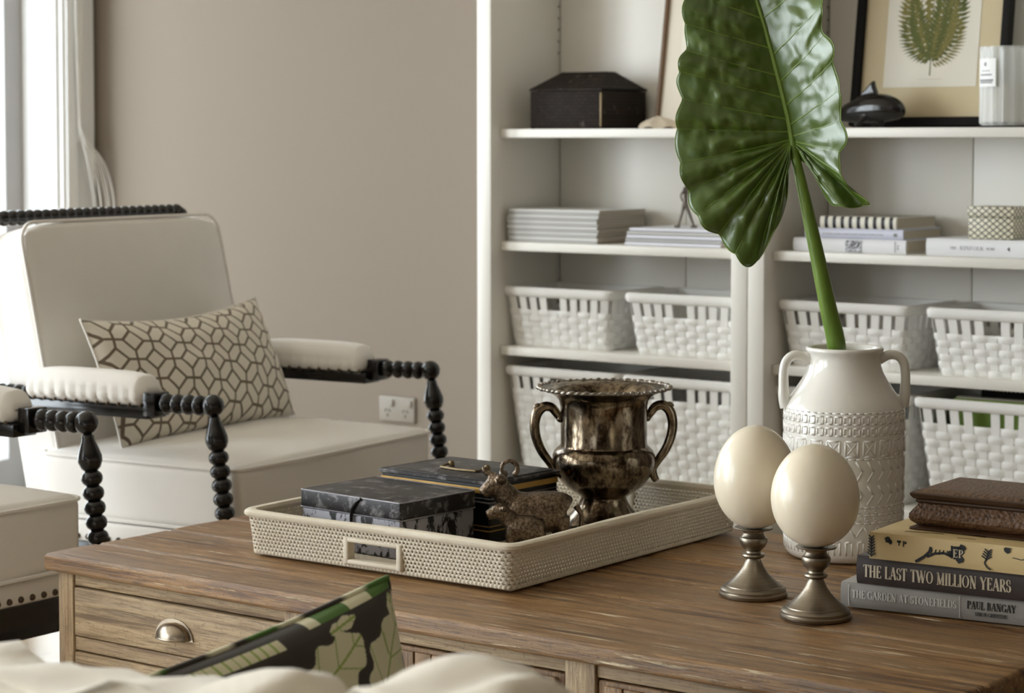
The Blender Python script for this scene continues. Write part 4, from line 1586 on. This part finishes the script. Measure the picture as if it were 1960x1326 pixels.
for i in range(NB):
    a = 2 * PI * i / NB
    rm.ball(.0052 if i % 2 else .0040, T(.118 * math.cos(a), .118 * math.sin(a), .2488) @ RZ(a + .6) @ Matrix.Diagonal((.8, 1.35, .8, 1)), 8, 6)
rm.tube([(.1165 * math.cos(2 * PI * i / 72), .1165 * math.sin(2 * PI * i / 72), .2478) for i in range(72)], .0028, 6, True)
rm.build('gadroon_rim', M['silver_rim'], cp)
for s in (-1, 1):
    hb = MB()
    pts = spline([(.078, 0, .192, .0045), (.084, 0, .200, .005), (.094, 0, .212, .0056), (.108, 0, .214, .006), (.120, 0, .203, .0062), (.125, 0, .182, .006), (.122, 0, .158, .0058), (.112, 0, .134, .0055), (.098, 0, .114, .005), (.090, 0, .10, .0046), (.0905, 0, .088, .005), (.096, 0, .078, .004)], 5)
    hb.tube([(s * p[0], p[1], p[2]) for p in pts], [p[3] for p in pts], 10, flat=1.5)
    q = spline([(.112, 0, .213, .004), (.12, 0, .2165, .0045), (.126, 0, .212, .003)], 4)
    hb.tube([(s * p[0], p[1], p[2]) for p in q], [p[3] for p in q], 8)
    hb.ball(.007, T(s * .079, 0, .192), 10, 8)
    hb.build('handle', M['silver'], cp)


# ------------------------------------------------------------------ eggs on pewter stands
t = NT('brushed_pewter')
v = t.mapping((1, 1, 60))
n = t.noise(v, 6, 4, .6)
t.p(Base_Color=t.mix(n, lin((116, 106, 92)), lin((160, 150, 134))), Roughness=t.math('ADD', t.math('MULTIPLY', n, .2), .26), Metallic=1.0)
M['pewter'] = t.m
t = NT('ostrich_shell')
n = t.noise(None, 7, 3)
t.p(Base_Color=t.mix(n, lin((232, 218, 192)), lin((238, 228, 208))), Roughness=.3)
t.b.inputs['Coat Weight'].default_value = .25
t.b.inputs['Coat Roughness'].default_value = .12
t.b.inputs['Subsurface Weight'].default_value = .12
t.b.inputs['Subsurface Radius'].default_value = (.02, .012, .006)
t.bump(t.noise(None, 260, 2), .04, .0006)
M['egg'] = t.m
STAND = [(0, 0), (.0515, 0), (.0525, .002), (.0525, .005), (.0505, .0065), (.0500, .0085), (.0505, .0105), (.0485, .013), (.0440, .0155), (.0435, .017), (.0385, .0205), (.0300, .0275), (.0225, .0355), (.0165, .0445), (.0128, .0530), (.0112, .0565), (.0112, .0575), (.0160, .0595), (.0175, .0620), (.0165, .0645), (.0120, .0665), (.0112, .0690), (.0135, .0715), (.0185, .0765), (.0212, .0830), (.0215, .0875), (.0205, .0900), (.0195, .0905), (.0170, .0935), (.0155, .0970), (.0165, .1000), (.0230, .1020), (.0295, .1032), (.0300, .1045), (.0290, .1055), (.0255, .1050), (0, .1035)]


def egg_stand(x, y, lab_s, lab_e, r, h, rz, k=1.0):
    t = thing('egg_stand', lab_s, 'stand', (x, y, TZ), 0, 'pewter egg stands')
    foot = [p for p in STAND if p[1] <= .0575]
    MB().lathe([(a, b) for a, b in foot] + [(0, .0576)], 56).build('foot', M['pewter'], t, sharp=35)
    MB().lathe([(0, .0574)] + [(a, b) for a, b in STAND if .057 <= b <= .1005] + [(0, .1006)], 48).build('stem', M['pewter'], t, sharp=35)
    MB().lathe([(0, .0995), (.0160, .0998)] + STAND[-7:], 48).build('cup', M['pewter'], t, sharp=35)
    e = MB()
    N = 48
    prof = []
    for i in range(N + 1):
        a = PI * i / N
        zz = -math.cos(a)
        rr = math.sin(a) * (1 - .045 * zz)
        prof.append((r * rr if 0 < i < N else 0, h / 2 + h / 2 * zz))
    o = e.lathe(prof, 64).build('ostrich_egg', M['egg'], None, sharp=0)
    o.location = (x, y, TZ + .1036)
    o.rotation_euler = (R_(rz), R_(rz * .6), R_(40))
    tag(o, lab_e, 'egg', 'ostrich eggs')


egg_stand(-1.768, 2.944, 'pewter pedestal stand, the one further back beside the tray', 'creamy ostrich egg further back, overlapping the white vase and tray', .0635, .160, 2)
egg_stand(-1.612, 2.862, 'pewter pedestal stand nearest the camera', 'creamy ostrich egg nearest the camera, in front of the white vase', .0648, .152, -2)

# ------------------------------------------------------------------ white relief vase
t = NT('white_glaze')
n = t.noise(None, 12, 3)
t.p(Base_Color=t.mix(n, lin((232, 228, 218)), lin((240, 237, 230))), Roughness=.22)
t.b.inputs['Coat Weight'].default_value = .6
t.b.inputs['Coat Roughness'].default_value = .06
M['glaze'] = t.m
VX, VY = -1.822, 3.327
vs_ = thing('relief_vase', 'white glazed vase with two loop handles and embossed bands', 'vase', (VX, VY, TZ), R_(37.2 + 3))
VP = [(0, 0), (.086, 0), (.094, .004), (.099, .012), (.1005, .024), (.1005, .10), (.1015, .2), (.1015, .243), (.0995, .254), (.094, .265), (.083, .280), (.072, .297), (.064, .312), (.0605, .324), (.0595, .334), (.061, .342), (.0645, .346), (.0655, .349), (.064, .352), (.0605, .353), (.0575, .351), (.0555, .342), (.055, .325), (.066, .300), (.09, .262), (.096, .24), (.096, .02), (0, .012)]
MB().lathe(VP, 96).build('body', M['glaze'], vs_, sharp=0)
for s in (-1, 1):
    pts = spline([(.058, 0, .330, .0075), (.075, 0, .3385, .0072), (.091, 0, .3365, .0070), (.1005, 0, .325, .0070), (.1035, 0, .306, .0072), (.1035, 0, .287, .0075), (.1025, 0, .268, .0085), (.0985, 0, .252, .0095)], 6)
    hb = MB()
    hb.tube([(s * p[0], p[1], p[2]) for p in pts], [p[3] for p in pts], 12, flat=1.15)
    hb.build('handle', M['glaze'], vs_)


def vr(z):
    for (r0, z0), (r1, z1) in zip(VP[3:14], VP[4:15]):
        if z0 <= z <= z1:
            return r0 + (r1 - r0) * (z - z0) / (z1 - z0)
    return .1


def rbar(mb, a0, z0, a1, z1, w, hgt=.0009):
    """raised bar on the vase wall from (angle, z) to (angle, z)"""
    r = .1015
    dx, dz = (a1 - a0) * r, z1 - z0
    L = math.hypot(dx, dz)
    nx, nz = -dz / L * w / 2, dx / L * w / 2
    vs = []
    for (a, z) in ((a0, z0), (a1, z1)):
        for sx, o in ((-1.25, -.0003), (-.7, hgt), (.7, hgt), (1.25, -.0003)):
            aa, zz = a + nx * sx / r, z + nz * sx
            rr = vr(zz) + o
            vs.append((rr * math.cos(aa), rr * math.sin(aa), zz))
    mb.add(vs, [(0, 4, 5, 1), (1, 5, 6, 2), (2, 6, 7, 3), (0, 1, 2, 3), (7, 6, 5, 4)])


def band(name, fn, n):
    mb = MB()
    for i in range(n):
        fn(mb, 2 * PI * i / n, 2 * PI / n)
    tag(mb.build(name, M['glaze'], vs_, sharp=0), kind='stuff')


def sq(z0, z1, cross=False, fillw=.0028, gap=.16):
    def f(mb, a, st):
        b, c = a + st * gap, a + st * (1 - gap)
        rbar(mb, b, z0, c, z0, fillw)
        rbar(mb, b, z1, c, z1, fillw)
        rbar(mb, b, z0, b, z1, fillw)
        rbar(mb, c, z0, c, z1, fillw)
        if cross:
            rbar(mb, b, z0, c, z1, fillw * .6)
            rbar(mb, b, z1, c, z0, fillw * .6)
    return f


band('square_band', sq(.2335, .2455), 42)
band('square_band', sq(.2145, .2265), 42)
band('crossed_square_band', sq(.180, .205, True, .0035), 21)


def chev(z0, z1):
    def f(mb, a, st):
        zm = (z0 + z1) / 2
        rbar(mb, a, z0, a + st * .55, zm, .0036)
        rbar(mb, a + st * .55, zm, a, z1, .0036)
    return f


for k in range(2):
    band('chevron_band', chev(.138 + k * .0, .172) if k == 0 else chev(.100, .132), 32)


def hline(z, w=.002):
    def f(mb, a, st):
        rbar(mb, a, z, a + st, z, w)
    return f


for z in (.1755, .0955, .0825, .0695, .251):
    band('line_band', hline(z), 48)


def dash(z0, z1):
    def f(mb, a, st):
        rbar(mb, a, z0, a + st * .5, z0, .002)
        rbar(mb, a, z0, a, z1, .002)
    return f


band('step_band', dash(.0735, .079), 40)
band('step_band', dash(.0865, .092), 40)


def zig(z0, z1):
    def f(mb, a, st):
        rbar(mb, a, z0, a + st / 2, z1, .0028)
        rbar(mb, a + st / 2, z1, a + st, z0, .0028)
    return f


band('zigzag_band', zig(.046, .064), 24)


def loop(z0, z1):
    def f(mb, a, st):
        rbar(mb, a + st * .2, z0, a + st * .2, z1, .0035)
        rbar(mb, a + st * .2, z1, a + st * .7, z1, .003)
        rbar(mb, a + st * .7, z1, a + st * .7, z0, .0035)
    return f


band('loop_band', loop(.016, .038), 32)

# ------------------------------------------------------------------ elephant-ear leaf
SCL = 3.78 / 4280.0
# local frame of the leaf: x across the view, y away from the viewer, z up; origin at the vase mouth
leaf = thing('elephant_ear_leaf', 'large glossy green elephant ear leaf on a thick stalk in the white vase', 'leaf', (VX, VY, TZ + .30), R_(37.2))
AX, AZ = -.0905, .398          # where the stalk meets the blade


def lp(px, py, dy=0.0):
    d = 3.78 + dy
    return Vector((AX + ((px - 980) * d - 535 * 3.78) / 4280.0, dy, AZ + ((268 - py) * d + 16 * 3.78) / 4280.0))


midrib = [(1515, 284, 0), (1507, 240, .004), (1496, 195, .006), (1484, 150, .008), (1473, 110, .010), (1462, 70, .012), (1451, 35, .014), (1440, 0, .016), (1428, -60, .022), (1418, -130, .03), (1410, -210, .042), (1404, -290, .058), (1401, -370, .078), (1400, -450, .10)]
left = [(1513, 300, 0), (1510, 335, -.004), (1506, 385, -.008), (1494, 430, -.012), (1470, 478, -.016), (1440, 521, -.02), (1408, 500, -.02), (1380, 470, -.02), (1347, 441, -.018), (1322, 405, -.016), (1311, 360, -.012), (1298, 315, -.008), (1293, 260, -.004), (1303, 213, 0), (1296, 168, .0), (1303, 130, .004), (1313, 95, .008), (1308, 50, .010), (1313, 0, .012), (1320, -60, .018), (1332, -130, .028), (1350, -210, .04), (1370, -290, .056), (1388, -370, .077), (1399, -440, .098), (1400, -452, .10)]
la = [0] * 11 + [.1, .4, .8, 1.5, 2.3, 3.2, 4.3, 5.5, 6.9, 8.1, 9.2, 10.3, 11.4, 12.6, 13]
right = [(1517, 300, 0), (1533, 318, -.012), (1556, 345, -.03), (1578, 385, -.05), (1592, 404, -.06), (1622, 409, -.075), (1655, 408, -.075), (1652, 394, -.085), (1625, 374, -.09), (1606, 348, -.09), (1607, 318, -.092), (1613, 286, -.096), (1612, 245, -.098), (1604, 205, -.094), (1601, 170, -.092), (1593, 130, -.088), (1584, 95, -.08), (1570, 62, -.072), (1568, 25, -.066), (1577, -15, -.062), (1567, -70, -.05), (1548, -140, -.03), (1520, -220, 0), (1482, -310, .035), (1440, -390, .07), (1400, -452, .10)]
ra = [0] * 11 + [.05, .2, .5, .9, 1.5, 2.2, 2.9, 3.7, 4.7, 6.2, 7.6, 9.0, 10.4, 12.0, 13]


def mid_at(k):
    i = min(int(k), len(midrib) - 2)
    f = k - i
    a, b = midrib[i], midrib[i + 1]
    return lp(*[a[j] + (b[j] - a[j]) * f for j in range(3)])


def half(bd, at, sgn, nv, seed):
    ND = 9
    bs = spline([tuple(b) + (a,) for b, a in zip(bd, at)], ND)
    NU = len(bs) - 1
    per = ND * (1.2 if sgn < 0 else 1.5)

    def surf(u, v):
        i = int(round(u * NU))
        b = bs[i]
        A = mid_at(max(0, min(13, b[3])))
        B = lp(b[0], b[1], b[2])
        p = A.lerp(B, v)
        if (B - A).length > 1e-6:
            # the margin draws in a little where each side vein ends
            p = p + (B - A).normalized() * (.0055 * (abs(math.sin(PI * i / per)) - .6) * v ** 5)
        f = (i / per) % 1.0
        bul = (math.sin(PI * f) ** 1.4)
        env = math.sin(PI * min(1, v * 1.02)) ** .7 if v < 1 else 0
        off = -(.0085 if sgn < 0 else .0035) * bul * (.25 + env) * min(1, v * 4)
        off += .0072 * noise.noise(Vector((p.x * 42 + seed, p.z * 42, v * 2))) * env
        off += .0034 * noise.noise(Vector((p.x * 110 + seed, p.z * 60, 3))) * env
        off += .008 * math.sin(i * .31 + seed) * v ** 3
        # the surface hollows towards the midrib
        off += -.006 * math.sin(PI * v)
        n = Vector((-.25 * sgn, 1, 0.1)).normalized()
        return p + n * off
    mb = MB()
    mb.grid(surf, NU, nv, flip=(sgn > 0))
    veins = []
    for k in range(1, int(NU / per) + 1):
        i = int(round(k * per))
        if i < NU - 3:
            veins.append([surf(i / NU, j / 10) + Vector((0, -.0006, 0)) for j in range(0, 11)])
    rim = [surf(i / NU, 1) for i in range(NU + 1)]
    return mb, veins, rim


t = NT('elephant_ear_green')
n = t.noise(None, 9, 5, .6)
n2 = t.noise(None, 60, 3, .6)
t.p(Base_Color=t.mix(n2, t.mix(n, lin((50, 74, 16)), lin((98, 122, 40))), lin((72, 98, 26))), Roughness=t.math('ADD', t.math('MULTIPLY', n2, .14), .26))
t.b.inputs['Specular IOR Level'].default_value = .55
t.b.inputs['Coat Weight'].default_value = .6
t.b.inputs['Coat Roughness'].default_value = .3
t.bump(t.math('ADD', t.noise(None, 130, 3, .6), t.math('MULTIPLY', t.noise(None, 38, 2), 1.5)), .13, .003)
M['leaf'] = t.m
M['vein'] = plain('pale_leaf_vein', (116, 142, 58), .4)
t = NT('stalk_green')
v = t.mapping((60, 60, 3))
n = t.noise(v, 1.5, 4, .6)
gz = t.n('SeparateXYZ', {0: t.tc.outputs['Object']})
t.p(Base_Color=t.mix(n, lin((70, 102, 26)), lin((128, 156, 62))), Roughness=.32)
M['stalk'] = t.m
hl, vl, rim_l = half(left, la, -1, 36, 1.0)
hr, vrn, rim_r = half(right, ra, 1, 26, 5.0)
for mb, nm in ((hl, 'blade_half'), (hr, 'blade_half')):
    o = mb.build(nm, M['leaf'], leaf, sharp=0)
    sm = o.modifiers.new('thickness', 'SOLIDIFY')
    sm.thickness, sm.offset = .0011, 0
for vv in vl + vrn:
    n = len(vv)
    MB().tube(vv, [.0018 - .0013 * i / (n - 1) for i in range(n)], 6).build('side_vein', M['vein'], leaf)
mr = [mid_at(k * .5) + Vector((0, -.002, 0)) for k in range(27)]
MB().tube(mr, [.0052 - .0042 * i / 26 for i in range(27)], 8).build('midrib', M['vein'], leaf)
for rm in (rim_l, rim_r):
    MB().tube(rm, .0009, 5).build('blade_margin', M['vein'], leaf)
stalk = spline([(.008, .03, -.27, .0135), (.002, .012, -.10, .0145), (-.0130, -.004, .045, .0142), (-.030, -.010, .12, .0128), (-.052, -.012, .22, .0108), (-.072, -.010, .31, .0088), (-.0855, -.007, .37, .0070), (-.0905, -.002, .401, .0050)], 6)
MB().tube([p[:3] for p in stalk], [p[3] * 1.12 for p in stalk], 14).build('stalk', M['stalk'], leaf)

# ------------------------------------------------------------------ books and carved box on the table
M['greybook'] = plain('grey_book_jacket', (152, 148, 142), .35, nscale=20, namt=.05)
M['greyspine'] = plain('pale_spine_line', (196, 192, 184), .5)
M['darkbook'] = plain('charcoal_book_jacket', (66, 58, 56), .36, nscale=20, namt=.08)
M['ivory'] = plain('ivory_lettering', (206, 192, 166), .6)
M['silverink'] = plain('silver_lettering', (206, 204, 196), .5)
M['blackink'] = plain('black_ink', (36, 32, 30), .7)
z = TZ + .0003
gb = flat_book('hardback_book', 'grey hardback with silver title, bottom of the stack on the table', (-1.620, 2.954, z), R_(7.5), .335, .26, .0375, M['greybook'])
for txt, x, wd, hg, zz, m in (('THE GARDEN AT STONEFIELDS', .018, .162, .0118, .0155, 'silverink'), ('PAUL BANGAY', .196, .073, .0115, .0175, 'blackink'), ('SIMON GRIFFITHS', .208, .048, .0055, .008, 'blackink')):
    o = lettering(txt, hg, wd, 1.25).build('spine_lettering', M[m], gb, smooth=False)
    o.location = (x, -.0046, zz)
MB().box(.1845, .1858, -.0045, -.0042, .003, .035).box(.0125, .0138, -.0045, -.0042, .003, .035).build('spine_line', M['greyspine'], gb, smooth=False)
z += .0378
db = flat_book('hardback_book', 'charcoal hardback with large ivory capitals on its spine', (-1.594, 2.955, z), R_(5.5), .325, .245, .0425, M['darkbook'])
o = lettering('THE LAST TWO MILLION YEARS', .0185, .228, 1.12).build('spine_lettering', M['ivory'], db, smooth=False)
o.location = (.011, -.0046, .0115)
z += .0428
t = NT('illustrated_cream_jacket')
at = t.n('Attribute', attribute_name='print')
t.p(Base_Color=at.outputs[0], Roughness=.4)
M['jacket'] = t.m
M['creambook'] = plain('cream_book_jacket', (214, 190, 140), .42, nscale=16, namt=.06)
cb = flat_book('hardback_book', 'cream hardback with dark botanical drawings, directly under the carved box', (-1.566, 2.940, z), R_(4.0), .32, .25, .0395, M['creambook'], round_=.0025)
CRH = .0395


def ink(pts, w):
    mb = MB()
    for (a, b) in zip(pts[:-1], pts[1:]):
        dx, dz = b[0] - a[0], b[1] - a[1]
        L = math.hypot(dx, dz) or 1e-6
        nx, nz = -dz / L * w / 2, dx / L * w / 2
        mb.add([(a[0] - nx, 0, a[1] - nz), (a[0] + nx, 0, a[1] + nz), (b[0] + nx, 0, b[1] + nz), (b[0] - nx, 0, b[1] - nz)], [(0, 3, 2, 1)])
    return mb


def join(*ms):
    o = MB()
    for m in ms:
        o.add(m.v, m.f)
    return o


M['inkblue'] = plain('blue_black_ink', (38, 42, 44), .7)
M['inkbrown'] = plain('brown_ink', (92, 62, 34), .7)
rk = random.Random(9)
parts = []


def blob(cx, cz, r, n=9):
    vs = [(cx + r * rk.uniform(.6, 1.15) * math.cos(2 * PI * i / n), 0, cz + r * rk.uniform(.6, 1.1) * math.sin(2 * PI * i / n)) for i in range(n)]
    m = MB()
    m.add([(cx, 0, cz)] + vs, [(0, 1 + i, 1 + (i + 1) % n) for i in range(n)])
    return m


def sprig(x, zb, zt, k=5, s=.006, lean=0):
    m = [ink([(x, zb), (x + lean, zt)], .0022)]
    for i in range(k):
        f = (i + .5) / k
        xx, zz = x + lean * f, zb + (zt - zb) * f
        for sg in (-1, 1):
            m.append(ink([(xx, zz), (xx + sg * s * (1 - .4 * f), zz + .0045)], .002))
    return m


parts += sprig(.0045, .003, .033, 7, .0065)
parts += [blob(.03, .031, .006), blob(.034, .028, .004), ink([(.045, .03), (.051, .03)], .003), ink([(.048, .031), (.048, .024)], .0018), ink([(.055, .031), (.055, .023)], .0018), ink([(.055, .031), (.06, .029), (.055, .027)], .0016)]
parts += [ink([(.074, .003), (.088, .012), (.096, .020), (.098, .027)], .0042), ink([(.092, .012), (.104, .018), (.118, .020), (.128, .017), (.14, .018)], .0036)]
for i in range(7):
    parts.append(ink([(.098 + i * .006, .017 + .001 * (i % 2)), (.1 + i * .006, .024)], .0018))
parts += [blob(.137, .024, .012, 13), blob(.142, .014, .008, 11), blob(.130, .020, .007), blob(.146, .030, .006)]
parts += sprig(.183, .016, .03, 4, .008, .003) + [ink([(.183, .018), (.18, .012), (.184, .006), (.19, .003)], .0022)]
parts += [blob(.214, .034, .006), ink([(.222, .024), (.236, .022), (.246, .026)], .0012), blob(.252, .030, .006)]
parts += sprig(.288, .006, .02, 3, .005) + [blob(.29, .014, .005), blob(.298, .032, .004)]
pr = join(*parts).build('spine_drawing', M['inkblue'], cb, smooth=False)
pr.location = (0, -.0032, 0)
tag(pr, kind='stuff')
for txt, x in (('E', .132), ('P', .1405)):
    o = lettering(txt, .012, .0075, 1.3).build('spine_lettering', M['ivory'], cb, smooth=False)
    o.location = (x, -.0035, .0155)
parts = []
for i in range(26):
    x, y = rk.uniform(.01, .3), rk.uniform(.01, .2)
    parts.append(ink([(x, y), (x + rk.uniform(.02, .06), y + rk.uniform(-.01, .01))], rk.uniform(.003, .009)))
mt = join(*parts)
mt2 = MB()
mt2.add([(min(.318, p[0]), max(.003, min(.246, p[2])), CRH + .0002) for p in mt.v], [f[::-1] for f in mt.f])
mt2.build('cover_drawing', M['inkbrown'], cb, smooth=False)
z += .0398
# carved box with ogee sides
t = NT('carved_dark_wood')
vz = t.mapping((1, 1, 1))
vo = t.n('TexVoronoi', {'Vector': vz, 'Scale': 170.0})
n = t.noise(vz, 90, 5, .7)
rl = t.math('ADD', vo.outputs[0], n)
t.p(Base_Color=t.mix(t.ramp(rl, [(.55, 0), (1.1, 1)]), lin((44, 27, 16)), lin((104, 74, 48))), Roughness=.42)
t.bump(rl, .7, .003)
M['carved'] = t.m
M['darkwood'] = plain('dark_moulding_wood', (66, 44, 28), .34, nscale=40, namt=.25)
kb = thing('carved_box', 'dark brown carved wooden box with ogee sides on top of the books', 'box', (-1.395, 3.085, z), R_(2.5))
BWX, BWY = .25, .145


def ogee(mb, prof, wx, wy):
    vs, fs = [], []
    for o, zz in prof:
        a, b = wx / 2 + o, wy / 2 + o
        vs += [(-a, -b, zz), (a, -b, zz), (a, b, zz), (-a, b, zz)]
    for i in range(len(prof) - 1):
        for j in range(4):
            k = (j + 1) % 4
            fs.append((4 * i + j, 4 * i + k, 4 * i + 4 + k, 4 * i + 4 + j))
    fs.append((3, 2, 1, 0))
    n = 4 * (len(prof) - 1)
    fs.append((n, n + 1, n + 2, n + 3))
    mb.add(vs, fs)
    return mb


ogee(MB(), [(.012, .0003), (.013, .002), (.010, .005), (.004, .007)], BWX, BWY).build('base_moulding', M['darkwood'], kb, sharp=30)
ogee(MB(), [(.003, .007), (.006, .009), (.011, .013), (.0135, .018), (.013, .024), (.009, .030), (.004, .036), (.0025, .040)], BWX, BWY).build('body', M['carved'], kb, sharp=30)
lid = ogee(MB(), [(.004, .040), (.006, .0425), (.005, .045), (.009, .047), (.012, .051), (.0125, .054), (.0105, .056)], BWX, BWY).build('lid_moulding', M['darkwood'], kb, sharp=30)
ogee(MB(), [(.0105, .056), (.002, .059), (-.006, .0605)], BWX, BWY).build('lid_panel', M['carved'], kb, sharp=30)


# ------------------------------------------------------------------ sofa in the foreground, seen over its back
sf = thing('sofa', 'rumpled cream linen sofa in the blurred foreground', 'sofa', (-1.35, 1.5, 0))
MB().rbox(2.1, .96, .24, .04, T(0, .08, .16), k=3, n=6).build('base', M['slip'], sf)
MB().rbox(2.1, .17, .56, .05, T(0, -.38, .43), k=3, n=8).build('back_frame', M['slip'], sf)
for s in (-1, 1):
    MB().rbox(.2, .78, .46, .07, T(s * 1.06, .01, .34), k=4, n=6).build('arm', M['slip'], sf)
    for y in (-.32, .48):
        MB().lathe([(0, 0), (.02, 0), (.028, .045), (0, .045)], 16, T(s * .95, y, 0)).build('foot', M['black'], sf)
for s in (-1, 1):
    MB().rbox(.93, .78, .12, .05, T(s * .475, .18, .325), k=4, n=10, fn=lambda p, u: p + Vector((0, 0, .02 * (1 - u.x ** 4) * (1 - u.y ** 4) * (u.z > 0)))).build('seat_cushion', M['slip'], sf)


def slump(seed, dx, lift):
    def f(p, u):
        q = p.copy()
        n1 = noise.noise(Vector((q.x * 7 + seed, q.z * 3, q.y * 5)))
        n2 = noise.noise(Vector((q.x * 17 + seed, q.z * 9, q.y * 11)))
        n3 = 1 - abs(noise.noise(Vector((q.x * 9 + q.z * 6 + seed, q.z * 7, 4.0)))) * 2
        q.y *= 1 - .25 * max(0, u.z) ** 2
        q.z += (.012 * n1 + .012 * n2) * max(0, u.z + .4) + lift * u.x * max(0, u.z)
        q.y += .018 * n2 + .020 * n3 * (abs(u.y) > .5)
        q.z -= .02 * abs(u.x) ** 5 * max(0, u.z)
        return q
    return f


# two feather back cushions; the right one stands a little taller
for x0, x1, zt, seed, lift in ((-2.10, -1.172, .716, 2.0, .060), (-1.168, -.925, .797, 8.0, .014)):
    h = zt - .39
    MB().rbox(x1 - x0, .20, h, .075, T((x0 + x1) / 2 + 1.35, -.19, .39 + h / 2), k=6, n=26, fn=slump(seed, 0, lift)).build('back_cushion', M['slip'], sf, sharp=0)

# dark floral cushion leaning inside the sofa
rl = random.Random(21)
DARK, PALE, GREEN, LIME = lin((52, 46, 37)), lin((218, 214, 182)), lin((74, 112, 40)), lin((150, 170, 84))


def leafshape(u, v, cx, cy, ang, L, W, lobes):
    dx, dy = u - cx, v - cy
    a = dx * math.cos(ang) + dy * math.sin(ang)
    b = -dx * math.sin(ang) + dy * math.cos(ang)
    f = a / L
    if f < 0 or f > 1:
        return None
    w = W * (math.sin(PI * min(1, f * .94 + .06)) ** .6) * (1 + .16 * math.cos((f - .15) * lobes * 2 * PI))
    if abs(b) > w:
        return None
    if abs(b) < .0035 or abs(((a - abs(b) * 1.0) / L * lobes) % 1.0 - .5) < .035:
        return LIME
    return PALE


LEAVES = [(.56, .795, .42, .27, .075, 3), (.79, .70, .80, .29, .08, 3), (.962, .79, 1.52, .18, .032, 3), (.71, .945, .12, .11, .018, 2), (.40, .70, 2.3, .2, .07, 3), (.2, .75, .5, .2, .06, 3), (.55, .4, 1.4, .25, .09, 4), (.3, .3, .6, .3, .1, 4), (.8, .3, 2.2, .3, .1, 4)]


def floral(u, v):
    for q in LEAVES:
        c = leafshape(u, v, *q)
        if c:
            return c
    if abs(v - (.80 + .09 * math.sin(u * 9 - 1.2))) < .009 and .1 < u < .58:
        return GREEN
    if .955 < v < .985 and .22 < u < .56:
        return LIME if (u * 34) % 1 < .22 else PALE
    if v > .978 and .66 < u:
        return PALE if math.sin(u * 31) > .2 else GREEN
    return DARK


t = NT('floral_linen_print')
at = t.n('Attribute', attribute_name='print')
t.p(Base_Color=at.outputs[0], Roughness=.9)
t.b.inputs['Sheen Weight'].default_value = .15
t.bump(t.noise(None, 260, 2), .2, .001)
M['floral'] = t.m
fc = thing('floral_cushion', 'dark cushion printed with pale green leaves, leaning on the sofa', 'cushion', (-1.702, 1.785, .528))
fm = T(-.0, 0, .0) @ RX(R_(6)) @ RY(R_(-9)) @ RZ(R_(90))
mb = MB()
f1 = pillow(mb, .50, .25, .13, 260, fm, -1, .05, 0, .006, 9, lambda u, v: floral(u, 1 - (1 - v) * .625))
mb.build('printed_face', M['floral'], fc, sharp=0)
mb = MB()
pillow(mb, .50, .25, .15, 40, fm, 1, .05, 0, .010, 12)
mb.build('plain_back', M['greyback'], fc, sharp=0)
SEAM = pillow_seam(f1)
mb = MB()
mb.tube(SEAM, .0045, 8, True)
n = len(SEAM)
for i in range(n):
    c = PALE if (i // 3) % 3 == 1 else (GREEN if (i // 5) % 3 == 1 else DARK)
    for j in range(8):
        mb.col[i * 8 + j] = c
mb.build('piping', M['floral'], fc, sharp=0)
